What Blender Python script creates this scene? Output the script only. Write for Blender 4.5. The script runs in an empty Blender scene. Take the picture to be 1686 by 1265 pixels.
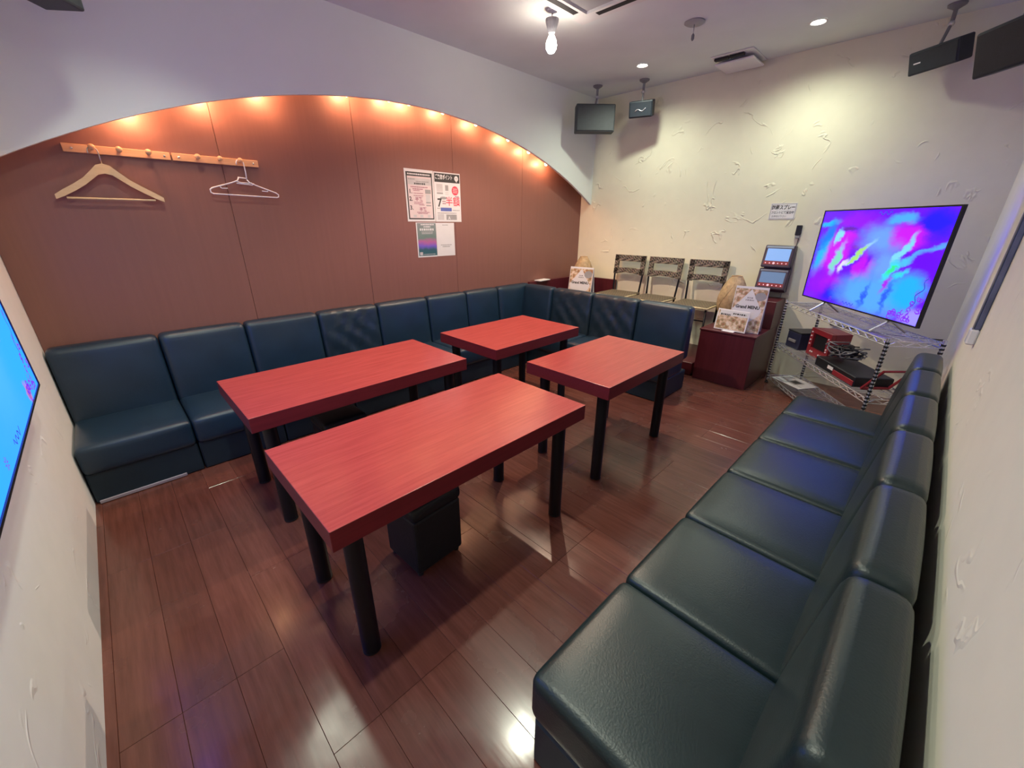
import bpy, bmesh, math, random
from mathutils import Vector, Matrix, Euler
random.seed(7)
scene = bpy.context.scene
COL = scene.collection
PI = math.pi

# ------------------------------------------------------------------ camera
cam_d = bpy.data.cameras.new('camera')
cam = bpy.data.objects.new('camera', cam_d)
COL.objects.link(cam)
cam_d.sensor_fit = 'HORIZONTAL'
cam_d.sensor_width = 36.0
cam_d.lens = 659.2 / 1686.0 * 36.0
cam_d.clip_start = 0.02
YAW, PITCH, ROLL = math.radians(45.129), math.radians(21.959), math.radians(0.294)
_f = Vector((-math.sin(YAW) * math.cos(PITCH), math.cos(YAW) * math.cos(PITCH), -math.sin(PITCH)))
_r = Vector((math.cos(YAW), math.sin(YAW), 0))
_u = _r.cross(_f)
_c, _s = math.cos(ROLL), math.sin(ROLL)
_r2 = _c * _r + _s * _u
_u2 = -_s * _r + _c * _u
_m = Matrix((_r2, _u2, -_f)).transposed().to_4x4()
_m.translation = Vector((3.587, 0.371, 1.5))
cam.matrix_world = _m
scene.camera = cam

# ------------------------------------------------------------------ world, exposure
w = bpy.data.worlds.new('world')
scene.world = w
w.use_nodes = True
w.node_tree.nodes['Background'].inputs[0].default_value = (0.5, 0.52, 0.6, 1)
w.node_tree.nodes['Background'].inputs[1].default_value = 0.3
vs = scene.view_settings
vs.view_transform = 'Standard'
vs.look = 'None'
vs.exposure = 0.46
vs.gamma = 1.0
vs.use_curve_mapping = False

# light levels (the lamps themselves are built further down)
DOWNLIGHT_W = 110.0
BULB_W = 95.0
STRING_W = 14.0
SCREEN_FAR = 0.80
SCREEN_NEAR = 0.80
C_DOWN = (0.94, 1.0, 0.81)
C_BULB = (1.0, 0.76, 0.55)
C_STRING = (1.0, 0.50, 0.25)

# ------------------------------------------------------------------ materials
MATS = {}


def nodes_of(name):
    m = bpy.data.materials.new(name)
    m.use_nodes = True
    nt = m.node_tree
    b = nt.nodes['Principled BSDF']
    MATS[name] = m
    return m, nt, b


def N(nt, t, **kw):
    n = nt.nodes.new(t)
    for k, v in kw.items():
        setattr(n, k, v)
    return n


def plain(name, col, rough=0.5, metal=0.0, spec=0.5, var=0.08, scale=12.0, bump=0.0, bscale=60.0, coat=0.0, trans=0.0):
    """principled material whose colour wanders a little with a noise texture"""
    m, nt, b = nodes_of(name)
    tc = N(nt, 'ShaderNodeTexCoord')
    nz = N(nt, 'ShaderNodeTexNoise')
    nz.inputs['Scale'].default_value = scale
    nz.inputs['Detail'].default_value = 4
    nt.links.new(tc.outputs['Object'], nz.inputs['Vector'])
    r = N(nt, 'ShaderNodeValToRGB')
    r.color_ramp.elements[0].position = 0.3
    r.color_ramp.elements[1].position = 0.7
    r.color_ramp.elements[0].color = (*[c * (1 - var) for c in col], 1)
    r.color_ramp.elements[1].color = (*[min(1, c * (1 + var)) for c in col], 1)
    nt.links.new(nz.outputs['Fac'], r.inputs['Fac'])
    nt.links.new(r.outputs['Color'], b.inputs['Base Color'])
    b.inputs['Roughness'].default_value = rough
    b.inputs['Metallic'].default_value = metal
    b.inputs['Specular IOR Level'].default_value = spec
    if coat:
        b.inputs['Coat Weight'].default_value = coat
        b.inputs['Coat Roughness'].default_value = 0.15
    if trans:
        b.inputs['Transmission Weight'].default_value = trans
    if bump:
        n2 = N(nt, 'ShaderNodeTexNoise')
        n2.inputs['Scale'].default_value = bscale
        n2.inputs['Detail'].default_value = 5
        nt.links.new(tc.outputs['Object'], n2.inputs['Vector'])
        bp = N(nt, 'ShaderNodeBump')
        bp.inputs['Strength'].default_value = bump
        bp.inputs['Distance'].default_value = 0.01
        nt.links.new(n2.outputs['Fac'], bp.inputs['Height'])
        nt.links.new(bp.outputs['Normal'], b.inputs['Normal'])
    return m


def wood(name, c1, c2, stretch, rough=0.35, spec=0.5, scale=6.0, rand=0.0, bump=0.05, coat=0.0, patch=0.0):
    """stretched-noise grain; stretch = mapping scale (small along the grain)"""
    m, nt, b = nodes_of(name)
    tc = N(nt, 'ShaderNodeTexCoord')
    mp = N(nt, 'ShaderNodeMapping')
    mp.inputs['Scale'].default_value = stretch
    nt.links.new(tc.outputs['Object'], mp.inputs['Vector'])
    nz = N(nt, 'ShaderNodeTexNoise')
    nz.inputs['Scale'].default_value = scale
    nz.inputs['Detail'].default_value = 8
    nz.inputs['Roughness'].default_value = 0.6
    vec = mp.outputs['Vector']
    oi = None
    if rand:
        oi = N(nt, 'ShaderNodeObjectInfo')
        add = N(nt, 'ShaderNodeVectorMath', operation='ADD')
        sc = N(nt, 'ShaderNodeVectorMath', operation='SCALE')
        cmb = N(nt, 'ShaderNodeCombineXYZ')
        for i in range(3):
            nt.links.new(oi.outputs['Random'], cmb.inputs[i])
        nt.links.new(cmb.outputs[0], sc.inputs[0])
        sc.inputs['Scale'].default_value = 37.0
        nt.links.new(vec, add.inputs[0])
        nt.links.new(sc.outputs[0], add.inputs[1])
        vec = add.outputs[0]
    nt.links.new(vec, nz.inputs['Vector'])
    r = N(nt, 'ShaderNodeValToRGB')
    r.color_ramp.elements[0].position = 0.32
    r.color_ramp.elements[1].position = 0.68
    r.color_ramp.elements[0].color = (*c1, 1)
    r.color_ramp.elements[1].color = (*c2, 1)
    nt.links.new(nz.outputs['Fac'], r.inputs['Fac'])
    col = r.outputs['Color']
    if rand:
        mr = N(nt, 'ShaderNodeMapRange')
        mr.inputs['To Min'].default_value = 1 - rand
        mr.inputs['To Max'].default_value = 1 + rand
        nt.links.new(oi.outputs['Random'], mr.inputs['Value'])
        hv = N(nt, 'ShaderNodeHueSaturation')
        nt.links.new(mr.outputs[0], hv.inputs['Value'])
        nt.links.new(col, hv.inputs['Color'])
        col = hv.outputs['Color']
    nt.links.new(col, b.inputs['Base Color'])
    b.inputs['Roughness'].default_value = rough
    b.inputs['Specular IOR Level'].default_value = spec
    if coat:
        b.inputs['Coat Weight'].default_value = coat
        b.inputs['Coat Roughness'].default_value = 0.12
    if patch:
        n3 = N(nt, 'ShaderNodeTexNoise')
        n3.inputs['Scale'].default_value = 3.0
        n3.inputs['Detail'].default_value = 6
        geo = N(nt, 'ShaderNodeNewGeometry')
        nt.links.new(geo.outputs['Position'], n3.inputs['Vector'])
        mr2 = N(nt, 'ShaderNodeMapRange')
        mr2.inputs['From Min'].default_value = 0.35
        mr2.inputs['From Max'].default_value = 0.7
        mr2.inputs['To Min'].default_value = rough - patch
        mr2.inputs['To Max'].default_value = rough + patch
        nt.links.new(n3.outputs['Fac'], mr2.inputs['Value'])
        nt.links.new(mr2.outputs[0], b.inputs['Roughness'])
    if bump:
        bp = N(nt, 'ShaderNodeBump')
        bp.inputs['Strength'].default_value = bump
        bp.inputs['Distance'].default_value = 0.004
        nt.links.new(nz.outputs['Fac'], bp.inputs['Height'])
        nt.links.new(bp.outputs['Normal'], b.inputs['Normal'])
    return m


def plaster(name, col, amount=0.5):
    """trowelled plaster: fine grain plus sparse curved ridges"""
    m, nt, b = nodes_of(name)
    tc = N(nt, 'ShaderNodeTexCoord')
    n1 = N(nt, 'ShaderNodeTexNoise')
    n1.inputs['Scale'].default_value = 2.6
    n1.inputs['Detail'].default_value = 3
    n1.inputs['Distortion'].default_value = 1.2
    nt.links.new(tc.outputs['Object'], n1.inputs['Vector'])
    # ridge where the noise passes one value, masked by a second noise
    s = N(nt, 'ShaderNodeMath', operation='SUBTRACT'); s.inputs[1].default_value = 0.5
    nt.links.new(n1.outputs['Fac'], s.inputs[0])
    a = N(nt, 'ShaderNodeMath', operation='ABSOLUTE')
    nt.links.new(s.outputs[0], a.inputs[0])
    mr = N(nt, 'ShaderNodeMapRange')
    mr.inputs['From Min'].default_value = 0.0
    mr.inputs['From Max'].default_value = 0.022
    mr.inputs['To Min'].default_value = 1.0
    mr.inputs['To Max'].default_value = 0.0
    nt.links.new(a.outputs[0], mr.inputs['Value'])
    n2 = N(nt, 'ShaderNodeTexNoise')
    n2.inputs['Scale'].default_value = 5.5
    n2.inputs['Detail'].default_value = 2
    nt.links.new(tc.outputs['Object'], n2.inputs['Vector'])
    mr2 = N(nt, 'ShaderNodeMapRange')
    mr2.inputs['From Min'].default_value = 0.56
    mr2.inputs['From Max'].default_value = 0.66
    nt.links.new(n2.outputs['Fac'], mr2.inputs['Value'])
    mul = N(nt, 'ShaderNodeMath', operation='MULTIPLY')
    nt.links.new(mr.outputs[0], mul.inputs[0])
    nt.links.new(mr2.outputs[0], mul.inputs[1])
    n3 = N(nt, 'ShaderNodeTexNoise')
    n3.inputs['Scale'].default_value = 9
    n3.inputs['Detail'].default_value = 6
    nt.links.new(tc.outputs['Object'], n3.inputs['Vector'])
    ad = N(nt, 'ShaderNodeMath', operation='MULTIPLY_ADD')
    nt.links.new(n3.outputs['Fac'], ad.inputs[0])
    ad.inputs[1].default_value = 0.25
    nt.links.new(mul.outputs[0], ad.inputs[2])
    bp = N(nt, 'ShaderNodeBump')
    bp.inputs['Strength'].default_value = amount
    bp.inputs['Distance'].default_value = 0.012
    nt.links.new(ad.outputs[0], bp.inputs['Height'])
    nt.links.new(bp.outputs['Normal'], b.inputs['Normal'])
    r = N(nt, 'ShaderNodeValToRGB')
    r.color_ramp.elements[0].color = (*[c * 0.95 for c in col], 1)
    r.color_ramp.elements[1].color = (*[min(1, c * 1.04) for c in col], 1)
    nt.links.new(n3.outputs['Fac'], r.inputs['Fac'])
    nt.links.new(r.outputs['Color'], b.inputs['Base Color'])
    b.inputs['Roughness'].default_value = 0.75
    b.inputs['Specular IOR Level'].default_value = 0.25
    return m


def emit(name, col, strength):
    m, nt, b = nodes_of(name)
    b.inputs['Base Color'].default_value = (*col, 1)
    b.inputs['Emission Color'].default_value = (*col, 1)
    b.inputs['Emission Strength'].default_value = strength
    return m


def woven(name, c1, c2, scale, rough=0.6):
    m, nt, b = nodes_of(name)
    tc = N(nt, 'ShaderNodeTexCoord')
    mp = N(nt, 'ShaderNodeMapping')
    mp.inputs['Rotation'].default_value = (0.3, 0.4, 0.78)
    nt.links.new(tc.outputs['Object'], mp.inputs['Vector'])
    ck = N(nt, 'ShaderNodeTexChecker')
    ck.inputs['Scale'].default_value = scale
    ck.inputs['Color1'].default_value = (*c1, 1)
    ck.inputs['Color2'].default_value = (*c2, 1)
    nt.links.new(mp.outputs['Vector'], ck.inputs['Vector'])
    nz = N(nt, 'ShaderNodeTexNoise')
    nz.inputs['Scale'].default_value = scale * 1.5
    nt.links.new(tc.outputs['Object'], nz.inputs['Vector'])
    mx = N(nt, 'ShaderNodeMix', data_type='RGBA', blend_type='MULTIPLY')
    mx.inputs['Factor'].default_value = 0.7
    nt.links.new(ck.outputs['Color'], mx.inputs['A'])
    nt.links.new(nz.outputs['Color'], mx.inputs['B'])
    nt.links.new(mx.outputs['Result'], b.inputs['Base Color'])
    bp = N(nt, 'ShaderNodeBump')
    bp.inputs['Strength'].default_value = 0.6
    bp.inputs['Distance'].default_value = 0.006
    nt.links.new(ck.outputs['Fac'], bp.inputs['Height'])
    nt.links.new(bp.outputs['Normal'], b.inputs['Normal'])
    b.inputs['Roughness'].default_value = rough
    return m


def screen(name, width, height, bg, blobs, strength, warp=0.10, boost=1.0):
    bg = (bg[0], bg[1], bg[2] * boost)
    """a lit picture: soft coloured patches layered over a ground, warped by noise"""
    m = bpy.data.materials.new(name)
    m.use_nodes = True
    MATS[name] = m
    nt = m.node_tree
    nt.nodes.clear()
    out = N(nt, 'ShaderNodeOutputMaterial')
    em = N(nt, 'ShaderNodeEmission')
    gl = N(nt, 'ShaderNodeBsdfGlossy')
    gl.inputs['Roughness'].default_value = 0.2
    gl.inputs['Color'].default_value = (0.03, 0.03, 0.03, 1)
    sh = N(nt, 'ShaderNodeAddShader')
    nt.links.new(em.outputs[0], sh.inputs[0])
    nt.links.new(gl.outputs[0], sh.inputs[1])
    nt.links.new(sh.outputs[0], out.inputs['Surface'])
    em.inputs['Strength'].default_value = strength
    tc = N(nt, 'ShaderNodeTexCoord')
    mp = N(nt, 'ShaderNodeMapping')
    mp.inputs['Scale'].default_value = (1 / width, 1 / width, 1 / height)
    mp.inputs['Location'].default_value = (0.5, 0, 0.5)
    nt.links.new(tc.outputs['Object'], mp.inputs['Vector'])
    nz = N(nt, 'ShaderNodeTexNoise')
    nz.inputs['Scale'].default_value = 6.5
    nz.inputs['Detail'].default_value = 6
    nz.inputs['Roughness'].default_value = 0.62
    nt.links.new(mp.outputs['Vector'], nz.inputs['Vector'])
    sb = N(nt, 'ShaderNodeVectorMath', operation='SUBTRACT')
    sb.inputs[1].default_value = (0.5, 0.5, 0.5)
    nt.links.new(nz.outputs['Color'], sb.inputs[0])
    sc = N(nt, 'ShaderNodeVectorMath', operation='SCALE')
    sc.inputs['Scale'].default_value = warp * 2
    nt.links.new(sb.outputs[0], sc.inputs[0])
    ad = N(nt, 'ShaderNodeVectorMath', operation='ADD')
    nt.links.new(mp.outputs['Vector'], ad.inputs[0])
    nt.links.new(sc.outputs[0], ad.inputs[1])
    rgb = N(nt, 'ShaderNodeRGB')
    rgb.outputs[0].default_value = (*bg, 1)
    cur = rgb.outputs[0]
    for (cu, cv, ru, rv, ang, col, soft) in blobs:
        col = (col[0], col[1], col[2] * boost if col[2] > 0.55 else col[2])
        m2 = N(nt, 'ShaderNodeMapping', vector_type='TEXTURE')
        m2.inputs['Location'].default_value = (cu, 0, cv)
        m2.inputs['Rotation'].default_value = (0, math.radians(ang), 0)
        m2.inputs['Scale'].default_value = (ru, 50, rv)
        nt.links.new(ad.outputs[0], m2.inputs['Vector'])
        ln = N(nt, 'ShaderNodeVectorMath', operation='LENGTH')
        nt.links.new(m2.outputs['Vector'], ln.inputs[0])
        mr = N(nt, 'ShaderNodeMapRange', interpolation_type='SMOOTHSTEP')
        mr.inputs['From Min'].default_value = 1 - soft
        mr.inputs['From Max'].default_value = 1 + soft * 0.4
        mr.inputs['To Min'].default_value = 1
        mr.inputs['To Max'].default_value = 0
        nt.links.new(ln.outputs['Value'], mr.inputs['Value'])
        mx = N(nt, 'ShaderNodeMix', data_type='RGBA')
        nt.links.new(mr.outputs[0], mx.inputs['Factor'])
        nt.links.new(cur, mx.inputs['A'])
        mx.inputs['B'].default_value = (*col, 1)
        cur = mx.outputs['Result']
    nt.links.new(cur, em.inputs['Color'])
    return m


# the room
plaster('plaster_cream', (0.79, 0.76, 0.60), 0.6)
plaster('plaster_side', (0.80, 0.77, 0.65), 0.3)
plaster('plaster_white', (0.84, 0.84, 0.85), 0.3)
plain('ceiling_paint', (0.72, 0.76, 0.75), 0.85, var=0.03, scale=3, spec=0.2)
plain('fascia_paint', (0.81, 0.85, 0.80), 0.7, var=0.02, scale=2, spec=0.25)
plain('floor_base', (0.03, 0.012, 0.01), 0.6)
wood('floor_plank', (0.105, 0.036, 0.026), (0.155, 0.054, 0.040), (1.2, 16, 16), rough=0.23, spec=0.55, scale=3.0, rand=0.10, bump=0.04, patch=0.10)
wood('wall_panel', (0.225, 0.098, 0.076), (0.240, 0.106, 0.083), (14, 14, 0.5), rough=0.42, spec=0.45, scale=3.0, bump=0.02)
# furniture
plain('leather', (0.009, 0.022, 0.024), 0.36, var=0.15, scale=5, spec=0.5, bump=0.10, bscale=180)
plain('leather_worn', (0.010, 0.024, 0.042), 0.36, var=0.25, scale=7, spec=0.5, bump=0.35, bscale=16)
plain('leather_base', (0.009, 0.022, 0.036), 0.5, var=0.1, spec=0.4)  # bluish to follow the cast painted into the seat leather
plain('leather_blue_cast', (0.009, 0.026, 0.050), 0.36, var=0.15, scale=5, spec=0.5, bump=0.10, bscale=180)  # blue screen glare on the left and back sofas put into the colour
plain('kick_strip', (0.32, 0.27, 0.33), 0.3, spec=0.6)
wood('table_red', (0.335, 0.042, 0.040), (0.43, 0.060, 0.056), (20, 1.1, 20), rough=0.23, spec=0.5, scale=4.0, bump=0.05)
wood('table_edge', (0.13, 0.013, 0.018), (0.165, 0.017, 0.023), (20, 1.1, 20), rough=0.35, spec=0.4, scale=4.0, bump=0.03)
plain('black_metal', (0.005, 0.005, 0.008), 0.42, var=0.1, spec=0.35)
plain('black_plastic', (0.012, 0.013, 0.016), 0.45, var=0.1, spec=0.4)
plain('stool_fabric', (0.007, 0.007, 0.009), 0.6, var=0.2, scale=20, bump=0.1)
wood('maroon_laminate', (0.075, 0.011, 0.018), (0.10, 0.016, 0.025), (10, 10, 0.7), rough=0.32, spec=0.5, scale=3, bump=0.02)
plain('rattan_shell', (0.42, 0.29, 0.16), 0.7, var=0.25, scale=26, bump=0.5, bscale=45)
woven('chair_weave', (0.34, 0.27, 0.21), (0.055, 0.042, 0.034), 46)
woven('seat_weave', (0.27, 0.21, 0.13), (0.14, 0.10, 0.07), 70)
plain('rope_pale', (0.58, 0.46, 0.27), 0.8, var=0.3, scale=60)
plain('chrome', (0.78, 0.80, 0.84), 0.26, metal=0.8, var=0.05)
plain('speaker_grey', (0.045, 0.055, 0.06), 0.6, var=0.1, scale=30, bump=0.08, bscale=150)
plain('speaker_black', (0.016, 0.024, 0.034), 0.55, var=0.1, scale=30, bump=0.1, bscale=150)
plain('bracket_grey', (0.20, 0.20, 0.21), 0.5)
plain('white_paint', (0.72, 0.71, 0.70), 0.5, var=0.03)
plain('white_plastic', (0.80, 0.78, 0.80), 0.35, var=0.03)
plain('grey_plastic', (0.33, 0.33, 0.34), 0.5, var=0.05)
plain('dark_slot', (0.015, 0.014, 0.015), 0.8)
plain('paper', (0.68, 0.68, 0.70), 0.55, var=0.02)
plain('paper_pink', (0.66, 0.56, 0.57), 0.55, var=0.04)
plain('ink_black', (0.035, 0.037, 0.038), 0.6)
plain('ink_grey', (0.30, 0.30, 0.31), 0.6)
plain('ink_pale', (0.52, 0.51, 0.53), 0.6)
plain('ink_red', (0.62, 0.06, 0.10), 0.6)
plain('ink_blue', (0.10, 0.14, 0.42), 0.6)
plain('ink_plum', (0.28, 0.08, 0.14), 0.6)
wood('rail_wood', (0.62, 0.33, 0.16), (0.74, 0.42, 0.22), (14, 1.5, 14), rough=0.4, scale=4)
wood('hanger_wood', (0.66, 0.46, 0.24), (0.76, 0.55, 0.31), (10, 2, 10), rough=0.4, scale=4)
plain('steel', (0.6, 0.6, 0.62), 0.3, metal=1.0)
plain('red_plastic', (0.26, 0.022, 0.032), 0.35, var=0.1)
plain('navy_plastic', (0.02, 0.024, 0.055), 0.4, var=0.1)
plain('cable_black', (0.015, 0.015, 0.02), 0.5)
plain('tablet_body', (0.05, 0.03, 0.06), 0.35, var=0.1)
plain('tablet_rim', (0.30, 0.36, 0.46), 0.3, var=0.1)
plain('clear_clip', (0.75, 0.76, 0.78), 0.2, var=0.02)
plain('strip_blue', (0.12, 0.14, 0.25), 0.25, var=0.25, scale=8)
emit('tablet_screen_lit', (0.14, 0.26, 0.52), 0.75)
emit('tablet_screen_dim', (0.08, 0.14, 0.26), 0.55)
emit('tablet_icons', (0.75, 0.45, 0.55), 0.45)
emit('lamp_lens', (1.0, 0.95, 0.82), 14.0)
emit('bulb_glow', (1.0, 0.90, 0.78), 40.0)
emit('string_glow', (1.0, 0.62, 0.35), 12.0)
g, gnt, gb = nodes_of('clear_glass')
gb.inputs['Base Color'].default_value = (1, 0.96, 0.92, 1)
gb.inputs['Roughness'].default_value = 0.05
gb.inputs['Transmission Weight'].default_value = 1.0
gb.inputs['IOR'].default_value = 1.2

# food photographs printed on the menu cards: patches of colour
m, nt, b = nodes_of('food_print')
tc = N(nt, 'ShaderNodeTexCoord')
vo = N(nt, 'ShaderNodeTexVoronoi')
vo.inputs['Scale'].default_value = 22
nt.links.new(tc.outputs['Object'], vo.inputs['Vector'])
nz = N(nt, 'ShaderNodeTexNoise')
nz.inputs['Scale'].default_value = 45
nt.links.new(tc.outputs['Object'], nz.inputs['Vector'])
ad = N(nt, 'ShaderNodeMath', operation='MULTIPLY')
nt.links.new(vo.outputs['Distance'], ad.inputs[0])
nt.links.new(nz.outputs['Fac'], ad.inputs[1])
r = N(nt, 'ShaderNodeValToRGB')
cr = r.color_ramp
cr.elements[0].position = 0.03
cr.elements[0].color = (0.14, 0.06, 0.04, 1)
cr.elements[1].position = 0.42
cr.elements[1].color = (0.72, 0.62, 0.52, 1)
for p_, c_ in ((0.12, (0.42, 0.20, 0.10, 1)), (0.2, (0.30, 0.26, 0.14, 1)), (0.28, (0.62, 0.42, 0.28, 1))):
    e = cr.elements.new(p_)
    e.color = c_
nt.links.new(ad.outputs[0], r.inputs['Fac'])
nt.links.new(r.outputs['Color'], b.inputs['Base Color'])
b.inputs['Roughness'].default_value = 0.45

# green poster print: grey above, teal below, red and blue glow between
m, nt, b = nodes_of('green_print')
tc = N(nt, 'ShaderNodeTexCoord')
sx = N(nt, 'ShaderNodeSeparateXYZ')
nt.links.new(tc.outputs['Object'], sx.inputs[0])
nz = N(nt, 'ShaderNodeTexNoise')
nz.inputs['Scale'].default_value = 12
nt.links.new(tc.outputs['Object'], nz.inputs['Vector'])
mad = N(nt, 'ShaderNodeMath', operation='MULTIPLY_ADD')
nt.links.new(nz.outputs['Fac'], mad.inputs[0])
mad.inputs[1].default_value = 0.06
nt.links.new(sx.outputs['Y'], mad.inputs[2])
mr = N(nt, 'ShaderNodeMapRange')
mr.inputs['From Min'].default_value = -0.13
mr.inputs['From Max'].default_value = 0.19
nt.links.new(mad.outputs[0], mr.inputs['Value'])
r = N(nt, 'ShaderNodeValToRGB')
cr = r.color_ramp
cr.elements[0].color = (0.03, 0.12, 0.13, 1)
cr.elements[1].color = (0.24, 0.27, 0.28, 1)
for p_, c_ in ((0.22, (0.03, 0.10, 0.14, 1)), (0.33, (0.16, 0.10, 0.55, 1)), (0.46, (0.42, 0.12, 0.30, 1)), (0.56, (0.14, 0.22, 0.20, 1))):
    e = cr.elements.new(p_)
    e.color = c_
nt.links.new(mr.outputs[0], r.inputs['Fac'])
nt.links.new(r.outputs['Color'], b.inputs['Base Color'])
b.inputs['Roughness'].default_value = 0.5

# ------------------------------------------------------------------ mesh helpers


def box(bm, x0, x1, y0, y1, z0, z1):
    vs_ = [bm.verts.new((x, y, z)) for x in (x0, x1) for y in (y0, y1) for z in (z0, z1)]
    for f in ((0, 1, 3, 2), (4, 6, 7, 5), (0, 4, 5, 1), (2, 3, 7, 6), (0, 2, 6, 4), (1, 5, 7, 3)):
        bm.faces.new([vs_[i] for i in f])
    return vs_


def bbox(x0, x1, y0, y1, z0, z1, bev=0.0, seg=2):
    bm = bmesh.new()
    box(bm, x0, x1, y0, y1, z0, z1)
    if bev:
        bmesh.ops.bevel(bm, geom=bm.edges[:], offset=bev, segments=seg, affect='EDGES', profile=0.5)
    return bm


def tube(bm, pts, r, n=8, cap=True):
    """round bar along a polyline"""
    pts = [Vector(p) for p in pts]
    rings = []
    prev = None
    for i, p in enumerate(pts):
        if i == 0:
            t = pts[1] - pts[0]
        elif i == len(pts) - 1:
            t = pts[-1] - pts[-2]
        else:
            t = (pts[i + 1] - p).normalized() + (p - pts[i - 1]).normalized()
        t.normalize()
        if prev is None:
            a = Vector((0, 0, 1)) if abs(t.z) < 0.9 else Vector((1, 0, 0))
            u = t.cross(a).normalized()
        else:
            u = (prev - t * prev.dot(t)).normalized()
        prev = u
        v = t.cross(u)
        rr = r[i] if isinstance(r, (list, tuple)) else r
        rings.append([bm.verts.new(p + (u * math.cos(2 * PI * k / n) + v * math.sin(2 * PI * k / n)) * rr) for k in range(n)])
    for a, b_ in zip(rings, rings[1:]):
        for k in range(n):
            bm.faces.new((a[k], a[(k + 1) % n], b_[(k + 1) % n], b_[k]))
    if cap:
        bm.faces.new(rings[0][::-1])
        bm.faces.new(rings[-1])
    return bm


def lathe(bm, prof, n=24, cx=0, cy=0, axis='z'):
    rings = []
    for (rad, h) in prof:
        ring = []
        for k in range(n):
            a = 2 * PI * k / n
            x, y, z = cx + rad * math.cos(a), cy + rad * math.sin(a), h
            ring.append(bm.verts.new((x, y, z)))
        rings.append(ring)
    for a, b_ in zip(rings, rings[1:]):
        for k in range(n):
            bm.faces.new((a[k], a[(k + 1) % n], b_[(k + 1) % n], b_[k]))
    bm.faces.new(rings[0][::-1])
    bm.faces.new(rings[-1])
    return bm


def prism(poly, y0, y1, plane='xz', bev=0.0):
    """extrude a polygon given in a plane along the third axis"""
    bm = bmesh.new()

    def P(a, b_, t):
        return {'xz': (a, t, b_), 'yz': (t, a, b_), 'xy': (a, b_, t)}[plane]
    v0 = [bm.verts.new(P(a, b_, y0)) for a, b_ in poly]
    v1 = [bm.verts.new(P(a, b_, y1)) for a, b_ in poly]
    bm.faces.new(v0)
    bm.faces.new(v1[::-1])
    n = len(poly)
    for i in range(n):
        bm.faces.new((v0[i], v1[i], v1[(i + 1) % n], v0[(i + 1) % n]))
    if bev:
        bmesh.ops.bevel(bm, geom=bm.edges[:], offset=bev, segments=2, affect='EDGES')
    return bm


def roundbox(sx, sy, sz, r, crown=(0, 0, 0), n=6, fold=0.0, seed=0):
    """upholstered block centred at the origin: rounded edges, faces bulging by crown"""
    bm = bmesh.new()
    rnd = random.Random(seed)
    ph = [rnd.uniform(0, 6.28) for _ in range(6)]

    def ticks(s):
        h = s / 2
        e = [-h, -h + r * 0.12, -h + r * 0.45, -h + r]
        mid = [-h + r + (s - 2 * r) * k / n for k in range(1, n)]
        return e + mid + [-v for v in e[::-1]]
    tx, ty, tz = ticks(sx), ticks(sy), ticks(sz)
    cache = {}

    def V(x, y, z):
        k = (round(x, 6), round(y, 6), round(z, 6))
        if k in cache:
            return cache[k]
        hx, hy, hz = sx / 2, sy / 2, sz / 2
        c = Vector((max(-hx + r, min(hx - r, x)), max(-hy + r, min(hy - r, y)), max(-hz + r, min(hz - r, z))))
        d = Vector((x, y, z)) - c
        if d.length > 1e-9:
            p = c + d.normalized() * r
        else:
            p = c
        u, v, w_ = x / hx, y / hy, z / hz
        p.x += crown[0] * u * (1 - v * v) * (1 - w_ * w_)
        p.y += crown[1] * v * (1 - u * u) * (1 - w_ * w_)
        p.z += crown[2] * w_ * (1 - u * u) * (1 - v * v)
        if fold and x > 0:
            p.x += fold * math.sin(9 * (v + 0.9 * w_) + ph[0]) * (1 - abs(v)) ** 0.5 * (0.35 + 0.65 * (w_ < 0.4))
            p.x += fold * 0.6 * math.sin(15 * (v - 0.5 * w_) + ph[1]) * (1 - v * v)
        cache[k] = bm.verts.new(p)
        return cache[k]

    def face(A, B, mk, flip):
        for i in range(len(A) - 1):
            for j in range(len(B) - 1):
                q = [mk(A[i], B[j]), mk(A[i + 1], B[j]), mk(A[i + 1], B[j + 1]), mk(A[i], B[j + 1])]
                if flip:
                    q.reverse()
                if len(set(q)) == 4:
                    bm.faces.new(q)
    hx, hy, hz = sx / 2, sy / 2, sz / 2
    face(tx, ty, lambda a, b_: V(a, b_, hz), False)
    face(tx, ty, lambda a, b_: V(a, b_, -hz), True)
    face(ty, tz, lambda a, b_: V(hx, a, b_), False)
    face(ty, tz, lambda a, b_: V(-hx, a, b_), True)
    face(tx, tz, lambda a, b_: V(a, hy, b_), True)
    face(tx, tz, lambda a, b_: V(a, -hy, b_), False)
    return bm


def mesh_of(name, bm, mat, smooth=False):
    bmesh.ops.recalc_face_normals(bm, faces=bm.faces[:])
    me = bpy.data.meshes.new(name)
    bm.to_mesh(me)
    bm.free()
    for mm in (mat if isinstance(mat, (list, tuple)) else [mat]):
        me.materials.append(MATS[mm])
    if smooth:
        if smooth is True:
            for p in me.polygons:
                p.use_smooth = True
        else:
            for p in me.polygons:
                p.use_smooth = True
            me.set_sharp_from_angle(angle=math.radians(smooth))
    return me


def obj(name, bm, mat, parent=None, smooth=False, loc=None, rot=None):
    me = bm if isinstance(bm, bpy.types.Mesh) else mesh_of(name, bm, mat, smooth)
    o = bpy.data.objects.new(name, me)
    COL.objects.link(o)
    if parent:
        o.parent = parent
    if loc is not None:
        o.location = loc
    if rot is not None:
        o.rotation_euler = rot
    return o


def tag(o, label=None, cat=None, group=None, kind=None):
    if label:
        o['label'] = label
    if cat:
        o['category'] = cat
    if group:
        o['group'] = group
    if kind:
        o['kind'] = kind
    return o


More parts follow.
